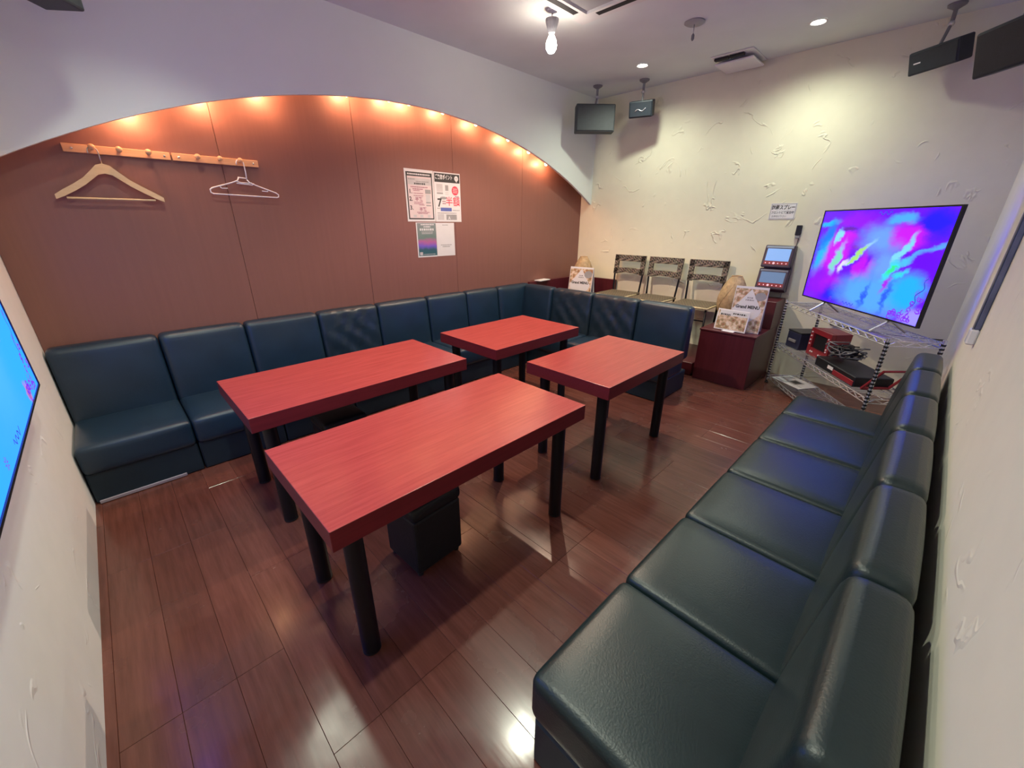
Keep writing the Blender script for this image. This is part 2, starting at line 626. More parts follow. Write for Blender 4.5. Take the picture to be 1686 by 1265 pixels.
def thing(name, label, cat, loc=(0, 0, 0), rot=(0, 0, 0), group=None):
    o = bpy.data.objects.new(name, None)
    o.empty_display_size = 0.05
    COL.objects.link(o)
    o.location = loc
    o.rotation_euler = rot
    return tag(o, label, cat, group)


def copy_tree(o, parent=None):
    c = o.copy()
    COL.objects.link(c)
    c.parent = parent
    for ch in list(o.children):
        copy_tree(ch, c)
    return c


def text_mesh(name, s, size, mat, width=None, bold=0.0, align='CENTER', shear=0.0):
    cu = bpy.data.curves.new(name, 'FONT')
    cu.body = s
    cu.size = size
    cu.align_x = align
    cu.align_y = 'CENTER'
    cu.offset = bold
    cu.shear = shear
    cu.resolution_u = 2
    tmp = bpy.data.objects.new(name, cu)
    COL.objects.link(tmp)
    dg = bpy.context.evaluated_depsgraph_get()
    dg.update()
    me = bpy.data.meshes.new_from_object(tmp.evaluated_get(dg))
    bpy.data.objects.remove(tmp)
    if width and len(me.vertices):
        xs = [v.co.x for v in me.vertices]
        k = width / (max(xs) - min(xs))
        for v in me.vertices:
            v.co.x *= k
    me.materials.clear()
    me.materials.append(MATS[mat])
    return me


def lettering(name, s, size, mat, parent, x, y, width=None, bold=0.0, lift=0.0014, align='CENTER', shear=0.0):
    return obj(name, text_mesh(name, s, size, mat, width, bold, align, shear), None, parent, loc=(x, y, lift))


def patch(name, x0, x1, y0, y1, mat, parent, lift=0.0008, t=0.0004):
    bm = bmesh.new()
    box(bm, x0, x1, y0, y1, 0, t)
    return obj(name, bm, mat, parent, loc=(0, 0, lift))


def lines(name, rows, mat, parent, h=0.004, lift=0.0010):
    """rows of small unreadable print: (x0, x1, y)"""
    bm = bmesh.new()
    rnd = random.Random(len(rows) * 3 + 1)
    for (x0, x1, y) in rows:
        x = x0
        while x < x1:
            wd = rnd.uniform(0.6, 1.7) * h
            box(bm, x, min(x + wd, x1), y - h / 2, y + h / 2, 0, 0.0003)
            x += wd + h * 0.35
    return tag(obj(name, bm, mat, parent, loc=(0, 0, lift)), kind='stuff')


def spot_light(name, parent, loc, power, col, size=2.2, blend=0.7, radius=0.04, rot=(0, 0, 0)):
    d = bpy.data.lights.new(name, 'SPOT')
    d.energy = power
    d.color = col
    d.spot_size = size
    d.spot_blend = blend
    d.shadow_soft_size = radius
    o = bpy.data.objects.new(name, d)
    COL.objects.link(o)
    o.parent = parent
    o.location = loc
    o.rotation_euler = rot
    return o


def point_light(name, parent, loc, power, col, radius=0.03):
    d = bpy.data.lights.new(name, 'POINT')
    d.energy = power
    d.color = col
    d.shadow_soft_size = radius
    o = bpy.data.objects.new(name, d)
    COL.objects.link(o)
    o.parent = parent
    o.location = loc
    return o


# ------------------------------------------------------------------ the setting
L, H = 5.252, 2.91
XR0, XR1 = 3.775, 3.850       # right wall at the near and the far end
YB = L


def struct(name, bm, mat, label, **kw):
    o = obj(name, bm, mat, **kw)
    return tag(o, label, kind='structure')


struct('wall_left', bbox(-0.12, -0.014, -0.1, L + 0.1, 0, H), 'wall_panel', 'reddish brown wood panelled wall behind the arch')
struct('wall_back', bbox(-0.12, XR1 + 0.12, L, L + 0.1, 0, H), 'plaster_cream', 'cream trowelled plaster wall behind the chairs and television')
struct('wall_near', bbox(-0.014, XR0 + 0.12, -0.1, 0, 0, H), 'plaster_white', 'white wall at the left edge carrying a television')
struct('wall_right', prism([(XR0, 0), (XR1, L), (XR1 + 0.1, L), (XR0 + 0.1, 0)], 0, H, 'xy'), 'plaster_side', 'cream plaster wall behind the six seat bench')
struct('ceiling', bbox(-0.12, XR1 + 0.12, -0.1, L + 0.1, H, H + 0.1), 'ceiling_paint', 'pale grey painted ceiling')

wl = bpy.data.objects['wall_left']
seams = [0.0, 1.14, 2.11, 3.10, 4.09, L]
for a, b_ in zip(seams, seams[1:]):
    obj('panel', bbox(-0.014, 0.0, a + 0.0012, b_ - 0.0012, 0, H, 0.001, 1), 'wall_panel', wl)

# arched fascia hanging from the ceiling in front of the wood wall
arc_c, arc_top, arc_R = 2.64, 2.412, 5.30


def arch_z(y):
    return arc_top - (arc_R - math.sqrt(arc_R ** 2 - (y - arc_c) ** 2))


poly = [(0.0, H), (0.0, arch_z(0.0))] + [(L * k / 48.0, arch_z(L * k / 48.0)) for k in range(1, 48)] + [(L, arch_z(L)), (L, H)]
fb = prism(poly, 0.135, 0.165, 'yz')
struct('wall_fascia', fb, 'fascia_paint', 'white hanging fascia cut to a wide shallow arch', smooth=30)

# floor: base slab and wooden planks
fl = struct('floor', bbox(-0.12, XR1 + 0.12, -0.1, L + 0.1, -0.08, -0.012), 'floor_base', 'glossy red brown wooden plank floor')
PW, PL = 0.154, 0.92
plank_mesh = {}


def plank_me(ln):
    k = round(ln, 3)
    if k not in plank_mesh:
        bm = bbox(-ln / 2 + 0.0004, ln / 2 - 0.0004, -PW / 2 + 0.0004, PW / 2 - 0.0004, -0.012, 0.0, 0.0008, 1)
        plank_mesh[k] = mesh_of('plank', bm, 'floor_plank')
    return plank_mesh[k]


row = -4
y = 0.49 + row * PW
while y < L:
    off = 2.71 if (row // 3) % 2 == 0 else 2.71 - PL / 2
    x = off - PL * 4
    while x < XR1:
        a, b_ = max(x, -0.014), min(x + PL, 3.86)
        if b_ - a > 0.03:
            o = obj('plank', plank_me(b_ - a), None, fl)
            o.location = ((a + b_) / 2, y + PW / 2, random.uniform(-0.0006, 0.0))
        x += PL
    y += PW
    row += 1

# ------------------------------------------------------------------ ceiling fixtures


def downlight(x, y, label, size=2.45, blend=1.0, level=1.0):
    t = thing('downlight', label, 'ceiling light', (x, y, H), group='round downlights in the ceiling')
    bm = bmesh.new()
    n = 28
    pr = [(0.056, -0.001), (0.062, -0.006), (0.050, -0.008), (0.044, -0.002)]
    rings = [[bm.verts.new((r_ * math.cos(2 * PI * k / n), r_ * math.sin(2 * PI * k / n), h_)) for k in range(n)] for r_, h_ in pr]
    for a, b_ in zip(rings, rings[1:] + rings[:1]):
        for k in range(n):
            bm.faces.new((a[k], a[(k + 1) % n], b_[(k + 1) % n], b_[k]))
    obj('trim_ring', bm, 'white_paint', t, smooth=40)
    obj('lens', lathe(bmesh.new(), [(0.040, -0.002), (0.042, -0.004), (0.030, -0.0075)], 24), 'lamp_lens', t, smooth=True)
    spot_light('light', t, (0, 0, -0.02), DOWNLIGHT_W * level, C_DOWN, size, blend, 0.045)
    return t


downlight(1.121, 4.572, 'round lit downlight right above the small black speaker with silver mark', 2.8, 1.0, 0.52)
downlight(2.504, 4.670, 'round lit downlight between the ceiling vent and the right hand speakers', 2.8, 1.0, 0.50)
downlight(2.50, 0.66, 'round downlight over the near end of the front red table', 2.85, 0.9, 0.75)
downlight(0.95, 0.81, 'round downlight over the near left corner of the room', 2.0, 1.0, 0.45)

downlight(2.09, 2.02, 'round downlight over the far end of the front red table', 2.5, 1.0, 0.55)

# pendant with a bare bulb
pend = thing('pendant_lamp', 'bare glowing bulb pendant under a flared ribbed cap by the arch', 'pendant lamp', (1.20, 3.135, H))
obj('canopy', lathe(bmesh.new(), [(0.035, -0.001), (0.035, -0.012), (0.012, -0.02)], 20), 'white_paint', pend, smooth=40)
obj('stem', tube(bmesh.new(), [(0, 0, -0.018), (0, 0, -0.06)], 0.006), 'steel', pend, smooth=True)
bm = bmesh.new()
n = 28
prof = [(0.046, -0.055), (0.044, -0.075), (0.030, -0.115), (0.022, -0.135)]
rings = []
for rad, hh in prof:
    rings.append([bm.verts.new(((rad + (0.0022 if k % 2 else 0)) * math.cos(2 * PI * k / n), (rad + (0.0022 if k % 2 else 0)) * math.sin(2 * PI * k / n), hh)) for k in range(n)])
for a, b_ in zip(rings, rings[1:]):
    for k in range(n):
        bm.faces.new((a[k], a[(k + 1) % n], b_[(k + 1) % n], b_[k]))
bm.faces.new(rings[0])
obj('ribbed_cap', bm, 'grey_plastic', pend)
obj('bulb', lathe(bmesh.new(), [(0.012, -0.136), (0.020, -0.150), (0.034, -0.178), (0.040, -0.205), (0.036, -0.230), (0.022, -0.250), (0.004, -0.256)], 24), 'bulb_glow', pend, smooth=True)
spot_light('light', pend, (0, 0, -0.275), BULB_W, C_BULB, 2.45, 0.5, 0.016)
point_light('glow', pend, (0, 0, -0.205), 25.0, C_BULB, 0.042)

# string of warm bulbs behind the fascia
st = thing('string_light', 'string of warm orange bulbs hidden behind the arched fascia', 'string light', (0.085, 0, 0))
bm = bmesh.new()
tube(bm, [(0.036, 0.3 + 4.6 * k / 30, arch_z(0.3 + 4.6 * k / 30) + 0.10) for k in range(31)], 0.004, 6)
obj('cable', bm, 'cable_black', st, smooth=True)
bulb_me = mesh_of('bulb', lathe(bmesh.new(), [(0.008, 0.03), (0.010, 0.012), (0.018, -0.004), (0.016, -0.020), (0.004, -0.028)], 14), 'string_glow', True)
for yb in (0.72, 1.10, 1.45, 2.05, 2.41, 2.60, 2.95, 3.34, 3.78, 4.10, 4.40):
    zb = arch_z(yb) + 0.036
    o = obj('bulb', bulb_me, None, st, loc=(0.0, yb, zb))
    point_light('light', o, (0, 0, 0), STRING_W, C_STRING, 0.022)

# ceiling cassette air conditioner
ac = thing('air_conditioner', 'white square air conditioner panel in the ceiling beside the pendant', 'air conditioner', (1.745, 2.93, H))
bm = bmesh.new()
hw = 0.48
for (x0, x1, y0, y1) in ((-hw, hw, 0.36, hw), (-hw, hw, -hw, -0.36), (-hw, -0.36, -0.36, 0.36), (0.36, hw, -0.36, 0.36)):
    box(bm, x0, x1, y0, y1, -0.035, -0.001)
obj('frame', bm, 'white_paint', ac)
obj('grille', bbox(-0.34, 0.34, -0.34, 0.34, -0.030, -0.012, 0.004, 1), 'grey_plastic', ac)
for (x0, x1, y0, y1) in ((-0.30, 0.30, 0.385, 0.43), (-0.30, 0.30, -0.43, -0.385), (-0.43, -0.385, -0.30, 0.30), (0.385, 0.43, -0.30, 0.30)):
    obj('air_slot', bbox(x0, x1, y0, y1, -0.037, -0.034), 'dark_slot', ac)

# sprinkler / detector
sp = thing('sprinkler', 'grey round ceiling sprinkler with a small drop between downlights', 'sprinkler', (1.841, 4.033, H))
obj('plate', lathe(bmesh.new(), [(0.072, -0.001), (0.074, -0.006), (0.060, -0.014), (0.02, -0.017)], 28), 'grey_plastic', sp, smooth=40)
obj('stem', tube(bmesh.new(), [(0, 0, -0.015), (0, 0, -0.075)], 0.004), 'steel', sp, smooth=True)
obj('drop', lathe(bmesh.new(), [(0.004, -0.07), (0.011, -0.08), (0.011, -0.105), (0.005, -0.115)], 12), 'bracket_grey', sp, smooth=True)

# ceiling vent with hanging flap
ve = thing('ceiling_vent', 'white ceiling vent with a dropped flap and dark slots', 'vent', (1.85, 5.02, H))
obj('frame', bbox(-0.19, 0.17, -0.19, 0.20, -0.012, -0.001, 0.003, 1), 'white_paint', ve)
for x0 in (-0.165, -0.035):
    obj('slot', bbox(x0, x0 + 0.12, -0.165, -0.125, -0.030, -0.011), 'dark_slot', ve)
fo = obj('flap', bbox(-0.175, 0.155, -0.115, 0.19, -0.055, -0.040, 0.004, 1), 'white_plastic', ve)
for x0 in (-0.12, 0.10):
    obj('hinge', bbox(x0 - 0.01, x0 + 0.01, 0.12, 0.14, -0.041, -0.011), 'white_plastic', ve)


# ------------------------------------------------------------------ speakers
def speaker(c, yaw, tilt, wd, ht, dp, mat, mount_xy, label, grille=None, mark=None):
    """box whose front face centre is c; yaw turns the front (-y) towards +x; hangs on a ceiling bracket"""
    t = thing('speaker', label, 'speaker', c, group='speakers hung from the ceiling')
    R = Euler((0, 0, yaw), 'XYZ').to_matrix() @ Euler((tilt, 0, 0), 'XYZ').to_matrix()
    rot = R.to_euler()
    bo = obj('cabinet', bbox(-wd / 2, wd / 2, 0.006, dp, -ht / 2, ht / 2, 0.010, 2), mat, t, rot=rot)
    obj('grille', bbox(-wd / 2 + 0.010, wd / 2 - 0.010, 0, 0.010, -ht / 2 + 0.010, ht / 2 - 0.010, 0.004, 1), grille or mat, bo)
    if mark == 'wave':
        bm = bmesh.new()
        pts = [(-0.055 + 0.11 * k / 16, -0.003, 0.012 * math.sin(2.2 * PI * (k / 16.0)) - 0.006 + 0.018 * (k / 16.0 - 0.5)) for k in range(17)]
        tube(bm, pts, 0.0042, 6)
        obj('emblem', bm, 'chrome', bo, smooth=True)
    elif mark == 'bar':
        obj('emblem', bbox(-wd * 0.36, -wd * 0.22, -0.003, 0.0, -0.006, 0.002), 'white_plastic', bo)
    top = R @ Vector((0, dp * 0.5, ht / 2))
    mx, my = mount_xy[0] - c[0], mount_xy[1] - c[1]
    hz = H - c[2]
    obj('ceiling_plate', lathe(bmesh.new(), [(0.052, hz - 0.0015), (0.050, hz - 0.012), (0.020, hz - 0.030), (0.014, hz - 0.034)], 20, mx, my), 'bracket_grey', t, smooth=40)
    bm = bmesh.new()
    knee = Vector((mx, my, hz - 0.11))
    tube(bm, [(mx, my, hz - 0.03), knee], 0.013, 10)
    tube(bm, [knee, top + Vector((0, 0, -0.004))], 0.010, 10)
    obj('arm', bm, 'bracket_grey', t, smooth=40)
    bm = bmesh.new()
    bmesh.ops.create_uvsphere(bm, u_segments=12, v_segments=8, radius=0.019, matrix=Matrix.Translation(knee))
    obj('ball_joint', bm, 'steel', t, smooth=True)
    return t


speaker((0.522, 4.715, 2.589), math.radians(46.9), math.radians(-4), 0.435, 0.271, 0.12, 'speaker_grey', (0.46, 4.80), 'large plain grey speaker in the corner above the arch end')
speaker((0.955, 4.903, 2.628), math.radians(18.4), math.radians(15), 0.246, 0.151, 0.14, 'speaker_black', (0.93, 4.97), 'small black speaker with a wavy silver mark', None, 'wave')
speaker((3.195, 4.950, 2.597), math.radians(-35.3), math.radians(18), 0.326, 0.145, 0.12, 'speaker_black', (3.235, 5.02), 'small black speaker above the television with a white dash', None, 'bar')
speaker((3.56, 3.95, 2.352), math.radians(-48.4), math.radians(15), 0.36, 0.215, 0.12, 'speaker_black', (3.62, 4.0), 'large black speaker cut off by the top right edge')
speaker((0.61, 0.43, 2.525), math.radians(51), 0.0, 0.17, 0.25, 0.22, 'speaker_grey', (0.52, 0.50), 'dark grey speaker in the top left corner')

# ------------------------------------------------------------------ sofas
SEAT_Z, BACK_Z = 0.366, 0.80
_sm = {}


def seat_mesh(depth, mat='leather_blue_cast'):
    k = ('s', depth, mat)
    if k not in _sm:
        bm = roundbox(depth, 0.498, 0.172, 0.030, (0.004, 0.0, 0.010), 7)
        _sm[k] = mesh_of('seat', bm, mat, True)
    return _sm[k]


def back_mesh(worn, mat='leather_blue_cast'):
    k = ('b', worn, mat)
    if k not in _sm:
        bm = roundbox(0.115, 0.498, 0.50, 0.034, (0.012, 0.0, 0.004), 16, fold=0.009 * (worn > 0), seed=worn)
        for v in bm.verts:
            if v.co.x > -0.03:
                v.co.x += (0.25 - v.co.z) * 0.10 * min(1, (v.co.x + 0.03) / 0.06)
        _sm[k] = mesh_of('backrest', bm, 'leather_worn' if worn else mat, True)
    return _sm[k]


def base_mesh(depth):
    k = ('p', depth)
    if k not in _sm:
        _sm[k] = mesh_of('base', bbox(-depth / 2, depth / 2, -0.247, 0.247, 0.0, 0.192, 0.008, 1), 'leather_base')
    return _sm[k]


def sofa_unit(loc, rotz, width, label, group, depth=0.63, worn=0, mat='leather_blue_cast'):
    """local +x is forwards, rear at x = 0, width along y"""
    t = thing('sofa_unit', label, 'sofa', loc, (0, 0, rotz), group)
    k = width / 0.498 * 0.994
    sd = depth - 0.10
    o = obj('seat', seat_mesh(round(sd, 3), mat), None, t, loc=(0.10 + sd / 2, 0, SEAT_Z - 0.086 - 0.008))
    o.scale = (1, k, 1)
    o = obj('backrest', back_mesh(worn, mat), None, t, loc=(0.062, 0, BACK_Z - 0.25))
    o.scale = (1, k, 1)
    bd = depth - 0.03
    o = obj('base', base_mesh(round(bd, 3)), None, t, loc=(0.008 + bd / 2, 0, 0.001))
    o.scale = (1, k, 1)
    return t


ORD = ['first', 'second', 'third', 'fourth', 'fifth', 'sixth', 'seventh']
le = [0.006, 0.52, 1.02, 1.55, 2.08, 2.62, 3.12, 3.585]
note = ['glowing blue', 'beside the table end', 'behind the back left table',
        'with creased backrest below the wood wall', 'below the left edge of the posters', 'below the posters', 'beside the sofa corner']
for i, (a, b_) in enumerate(zip(le, le[1:])):
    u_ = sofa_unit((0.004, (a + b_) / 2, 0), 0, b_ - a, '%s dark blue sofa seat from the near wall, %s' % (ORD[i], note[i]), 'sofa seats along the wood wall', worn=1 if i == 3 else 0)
    if i == 0:
        obj('kick_strip', bbox(0.612, 0.622, -0.24, 0.16, 0.003, 0.022, 0.002, 1), 'kick_strip', u_)

# corner unit
ct = thing('corner_sofa_unit', 'dark corner sofa seat where the two sofa rows meet', 'sofa', (0.004, 4.14, 0))
o = obj('seat', seat_mesh(0.45), None, ct, loc=(0.10 + 0.225, -0.30, SEAT_Z - 0.094)); o.scale = (1, 0.86, 1)
o = obj('backrest', back_mesh(0), None, ct, loc=(0.062, -0.275, BACK_Z - 0.25)); o.scale = (1, 1.08, 1)
o = obj('backrest', back_mesh(0), None, ct, loc=(0.345, -0.062, BACK_Z - 0.25), rot=(0, 0, -PI / 2)); o.scale = (1, 0.88, 1)
o = obj('base', base_mesh(0.54), None, ct, loc=(0.29, -0.28, 0.001)); o.scale = (1, 1.06, 1)

be = [0.578, 1.128, 1.665, 2.19]
bn = ['with slack creased cover beside the sofa corner', 'with wrinkled cover in front of the dark woven chairs', 'at the free end beside the maroon cabinet']
for i, (a, b_) in enumerate(zip(be, be[1:])):
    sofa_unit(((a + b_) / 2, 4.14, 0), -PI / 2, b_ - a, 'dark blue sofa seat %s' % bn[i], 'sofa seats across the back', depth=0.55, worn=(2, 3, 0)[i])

# right bench: rear line runs slightly out of parallel
ra, rb = Vector((3.752, 0.90, 0)), Vector((3.790, 3.72, 0))
dv = (rb - ra)
ang = math.atan2(dv.y, dv.x) + PI / 2      # +x local points to -x world
rn = ['nearest the camera with its end face showing', 'second from the camera', 'third from the camera', 'fourth from the camera', 'fifth from the camera', 'farthest from the camera below the wire rack']
re_ = [0.0, 0.48, 0.955, 1.435, 1.915, 2.395, 2.82]
for i, (a, b_) in enumerate(zip(re_, re_[1:])):
    p = ra + dv.normalized() * ((a + b_) / 2)
    sofa_unit((p.x, p.y, 0), ang, b_ - a, 'black bench seat along the right wall, %s' % rn[i], 'bench seats along the right wall', depth=0.636, mat='leather')


# ------------------------------------------------------------------ tables
def table(x0, x1, y0, y1, label):
    cx, cy = (x0 + x1) / 2, (y0 + y1) / 2
    t = thing('low_table', label, 'table', (cx, cy, 0), group='red laminate tables')
    hx, hy = (x1 - x0) / 2, (y1 - y0) / 2
    bm = bbox(-hx, hx, -hy, hy, 0.590, 0.667, 0.0022, 2)
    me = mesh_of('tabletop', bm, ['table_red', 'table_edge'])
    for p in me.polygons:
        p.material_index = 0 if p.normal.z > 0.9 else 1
    obj('tabletop', me, None, t)
    obj('frame', bbox(-hx + 0.07, hx - 0.07, -hy + 0.07, hy - 0.07, 0.560, 0.5895), 'black_metal', t)
    lm = mesh_of('leg', lathe(bmesh.new(), [(0.033, 0.012), (0.033, 0.5895)], 20), 'black_metal', 40)
    fm = mesh_of('foot', lathe(bmesh.new(), [(0.029, 0.0012), (0.034, 0.004), (0.034, 0.0118)], 20), 'black_plastic', 40)
    for sx_ in (-1, 1):
        for sy_ in (-1, 1):
            lo = obj('leg', lm, None, t, loc=(sx_ * (hx - 0.088), sy_ * (hy - 0.088), 0))
            obj('foot', fm, None, lo)
    return t


table(1.942, 2.572, 0.640, 1.895, 'long red table nearest the camera, in front of the others')
table(0.940, 1.595, 0.667, 1.930, 'long red table beside the left sofa, second from the camera')
table(1.915, 2.535, 2.168, 3.120, 'short red table on the right in front of the back sofa end')
table(0.922, 1.595, 2.195, 3.165, 'short red table in the far corner of the sofa')


def stool(x, y, rz, label):
    t = thing('stool', label, 'stool', (x, y, 0), (0, 0, rz), 'black stools pushed under the tables')
    obj('cushion', roundbox(0.262, 0.27, 0.07, 0.025, (0, 0, 0.008), 5), 'stool_fabric', t, smooth=True, loc=(0, 0, 0.345))
    obj('body', bbox(-0.124, 0.124, -0.128, 0.128, 0.022, 0.312, 0.012, 2), 'stool_fabric', t)
    for sx_ in (-1, 1):
        for sy_ in (-1, 1):
            obj('foot', lathe(bmesh.new(), [(0.014, 0.0012), (0.016, 0.0222)], 10, sx_ * 0.10, sy_ * 0.105), 'black_plastic', t)


stool(2.212, 1.150, 0.05, 'black box stool under the front red table')
stool(1.19, 1.20, 0.0, 'dark box stool under the left red table')

# ------------------------------------------------------------------ wall rail and hangers
def peg_rail(y0, y1, pegs, screws, label):
    t = thing('peg_rail', label, 'coat rail', (0, (y0 + y1) / 2, 1.878), group='wooden peg rails on the wood wall')
    c = (y0 + y1) / 2
    obj('rail', bbox(0.0005, 0.017, y0 - c, y1 - c, -0.022, 0.022, 0.003, 2), 'rail_wood', t)
    for p in pegs:
        bm = lathe(bmesh.new(), [(0.007, 0.0), (0.007, 0.028), (0.015, 0.034), (0.016, 0.045), (0.010, 0.052), (0.003, 0.054)], 16)
        obj('peg', bm, 'rail_wood', t, smooth=40, loc=(0.0165, p - c, 0.004), rot=(0, PI / 2 - 0.12, 0))
    for s_ in screws:
        obj('screw', lathe(bmesh.new(), [(0.006, 0.0), (0.005, 0.003), (0.002, 0.004)], 12), 'steel', t, smooth=True, loc=(0.0168, s_ - c, 0), rot=(0, PI / 2, 0))


peg_rail(0.392, 0.868, (0.512, 0.628, 0.760), (0.430, 0.838), 'pale wooden peg rail nearer the arch end, holding the wooden hanger')
peg_rail(0.876, 1.362, (1.004, 1.126, 1.243), (0.910, 1.330), 'pale wooden peg rail to the right, holding the white plastic hanger')

# wooden hanger
wh = thing('wooden_hanger', 'wooden clothes hanger with trouser bar on the peg rail', 'hanger', (0.034, 0.534, 1.803))
bm = bmesh.new()


def bent_slab(bm, ctr, half_h, tx):
    """curved bar in the yz plane: list of centres, half heights, thickness"""
    rings = []
    for (yy, zz), hh in zip(ctr, half_h):
        rings.append([bm.verts.new((sx_ * tx, yy, zz + sz_ * hh)) for sx_, sz_ in ((-1, -1), (1, -1), (1, 1), (-1, 1))])
    for a, b_ in zip(rings, rings[1:]):
        for k in range(4):
            bm.faces.new((a[k], a[(k + 1) % 4], b_[(k + 1) % 4], b_[k]))
    bm.faces.new(rings[0][::-1])
    bm.faces.new(rings[-1])


cy = [(-0.238, -0.180), (-0.20, -0.158), (-0.15, -0.128), (-0.10, -0.094), (-0.06, -0.058), (-0.03, -0.030), (0, -0.022), (0.03, -0.030), (0.06, -0.058), (0.10, -0.094), (0.15, -0.128), (0.20, -0.158), (0.238, -0.180)]
hh = [0.012, 0.017, 0.018, 0.019, 0.022, 0.025, 0.026, 0.025, 0.022, 0.019, 0.018, 0.017, 0.012]
bent_slab(bm, cy, hh, 0.009)
obj('shoulders', bm, 'hanger_wood', wh, smooth=40)
obj('trouser_bar', tube(bmesh.new(), [(0, -0.195, -0.184), (0, 0.195, -0.184)], 0.006, 10), 'hanger_wood', wh, smooth=40)
bm = bmesh.new()
hk = [(0, 0, 0.003), (0, 0, 0.045)] + [(0, 0.022 - 0.022 * math.cos(a), 0.062 + 0.026 * math.sin(a)) for a in [k * PI * 1.15 / 10 for k in range(11)]]
hk = [(0, -p[1] if i > 1 else p[1], p[2]) for i, p in enumerate(hk)]
tube(bm, hk, 0.0028, 8)
obj('hook', bm, 'steel', wh, smooth=True)

# white plastic hanger
ph_ = thing('plastic_hanger', 'thin white plastic clothes hanger on the right peg rail', 'hanger', (0.034, 1.241, 1.7625))
bm = bmesh.new()
tube(bm, [(0, 0.022, 0.010), (0, 0.035, -0.008), (0, 0.08, -0.028), (0, 0.195, -0.068), (0, 0.210, -0.080), (0, 0.208, -0.094), (0, 0.195, -0.099),
          (0, -0.195, -0.090), (0, -0.208, -0.082), (0, -0.208, -0.064), (0, -0.195, -0.054), (0, -0.08, -0.018), (0, -0.035, 0.0), (0, -0.026, 0.018)], 0.0042, 8)
obj('frame', bm, 'white_plastic', ph_, smooth=True)
bm = bmesh.new()
tube(bm, [(0, -0.030, 0.020), (0, 0.020, 0.016)], 0.004, 8)
tube(bm, [(0, -0.045, -0.004), (0, -0.02, -0.012), (0, 0.03, -0.013), (0, 0.05, -0.011)], 0.0034, 8)
tube(bm, [(0, -0.045, -0.017), (0, 0.05, -0.024), (0, 0.062, -0.014)], 0.0034, 8)
obj('crossbars', bm, 'white_plastic', ph_, smooth=True)
for s_ in (-1, 1):
    bm = bmesh.new()
    zz = -0.043 if s_ > 0 else -0.036
    tube(bm, [(0, s_ * 0.148, zz - 0.008), (0, s_ * 0.140, zz - 0.018), (0, s_ * 0.105, zz - 0.016)], 0.0034, 8)
    obj('notch', bm, 'white_plastic', ph_, smooth=True)
bm = bmesh.new()
tube(bm, [(0, 0.023, 0.012), (0, 0.025, 0.06), (0, 0.024, 0.098)] + [(0, 0.002 + 0.022 * math.cos(a), 0.108 + 0.022 * math.sin(a)) for a in [0.15 + k * PI / 8 for k in range(8)]] + [(0, -0.021, 0.100)], 0.0040, 8)
obj('hook', bm, 'white_plastic', ph_, smooth=True)

# ------------------------------------------------------------------ posters on the wood wall
MX_WOOD = Matrix(((0, 0, 1), (1, 0, 0), (0, 1, 0))).to_euler()      # local x -> +y, y -> up, z -> +x
MX_BACK = Euler((PI / 2, 0, 0))                                     # local x -> +x, y -> up, z -> -y


def sheet(name, label, cat, loc, rot, wd, ht, mat='paper', group=None, t=0.0008):
    o = obj(name, bbox(-wd / 2, wd / 2, -ht / 2, ht / 2, 0, t), mat, loc=loc, rot=rot)
    return tag(o, label, cat, group)


G = 'posters on the wood wall'
p1 = sheet('poster', 'white poster with dark border and steps numbered one to three', 'poster', (0.0012, 2.702, 1.730), MX_WOOD, 0.314, 0.448, 'paper', G)
patch('border_print', -0.142, 0.142, -0.205, 0.200, 'ink_black', p1)
patch('panel_print', -0.130, 0.130, -0.194, 0.165, 'paper_pink', p1, 0.0013)
patch('header_print', -0.128, 0.128, 0.094, 0.150, 'ink_pale', p1, 0.0018)
lines('text_print', [(-0.125, 0.12, 0.182)], 'paper', p1, 0.012, 0.0016)
lines('text_print', [(-0.122, -0.05, 0.140), (-0.04, 0.10, 0.122)], 'ink_grey', p1, 0.010, 0.0024)
lines('text_print', [(-0.06, 0.06, 0.104)], 'ink_black', p1, 0.015, 0.0024)
lines('text_print', [(-0.10, 0.085, 0.075), (-0.08, 0.03, 0.058)], 'ink_plum', p1, 0.008, 0.0018)
for k, (ss, yy) in enumerate((('1.', 0.035), ('2.', -0.028), ('3.', -0.105))):
    lettering('number_print', ss, 0.050, 'ink_black', p1, -0.105, yy, bold=0.0015, lift=0.0020)
lines('text_print', [(-0.075, -0.005, 0.045), (-0.075, 0.03, 0.022), (-0.075, 0.03, 0.002), (-0.075, 0.02, -0.055), (-0.075, 0.03, -0.068), (-0.02, 0.04, -0.078), (-0.05, 0.09, -0.142), (-0.04, 0.07, -0.152)], 'ink_plum', p1, 0.006, 0.0018)
lettering('price_print', '半額', 0.042, 'ink_plum', p1, -0.02, -0.030, bold=0.0008, lift=0.0020)
lettering('price_print', '半額', 0.040, 'ink_plum', p1, 0.018, -0.118, bold=0.0008, lift=0.0020)
patch('picture_print', 0.055, 0.118, 0.022, 0.058, 'ink_grey', p1, 0.0018)
patch('picture_print', 0.058, 0.112, -0.052, 0.015, 'ink_pale', p1, 0.0018)
patch('picture_print', 0.058, 0.112, -0.062, -0.050, 'ink_grey', p1, 0.0022)
patch('picture_print', 0.058, 0.115, -0.086, -0.076, 'ink_grey', p1, 0.0018)
for xx in (-0.075, 0.0, 0.085):
    patch('picture_print', xx - 0.017, xx + 0.017, -0.187, -0.165, 'ink_pale', p1, 0.0018)

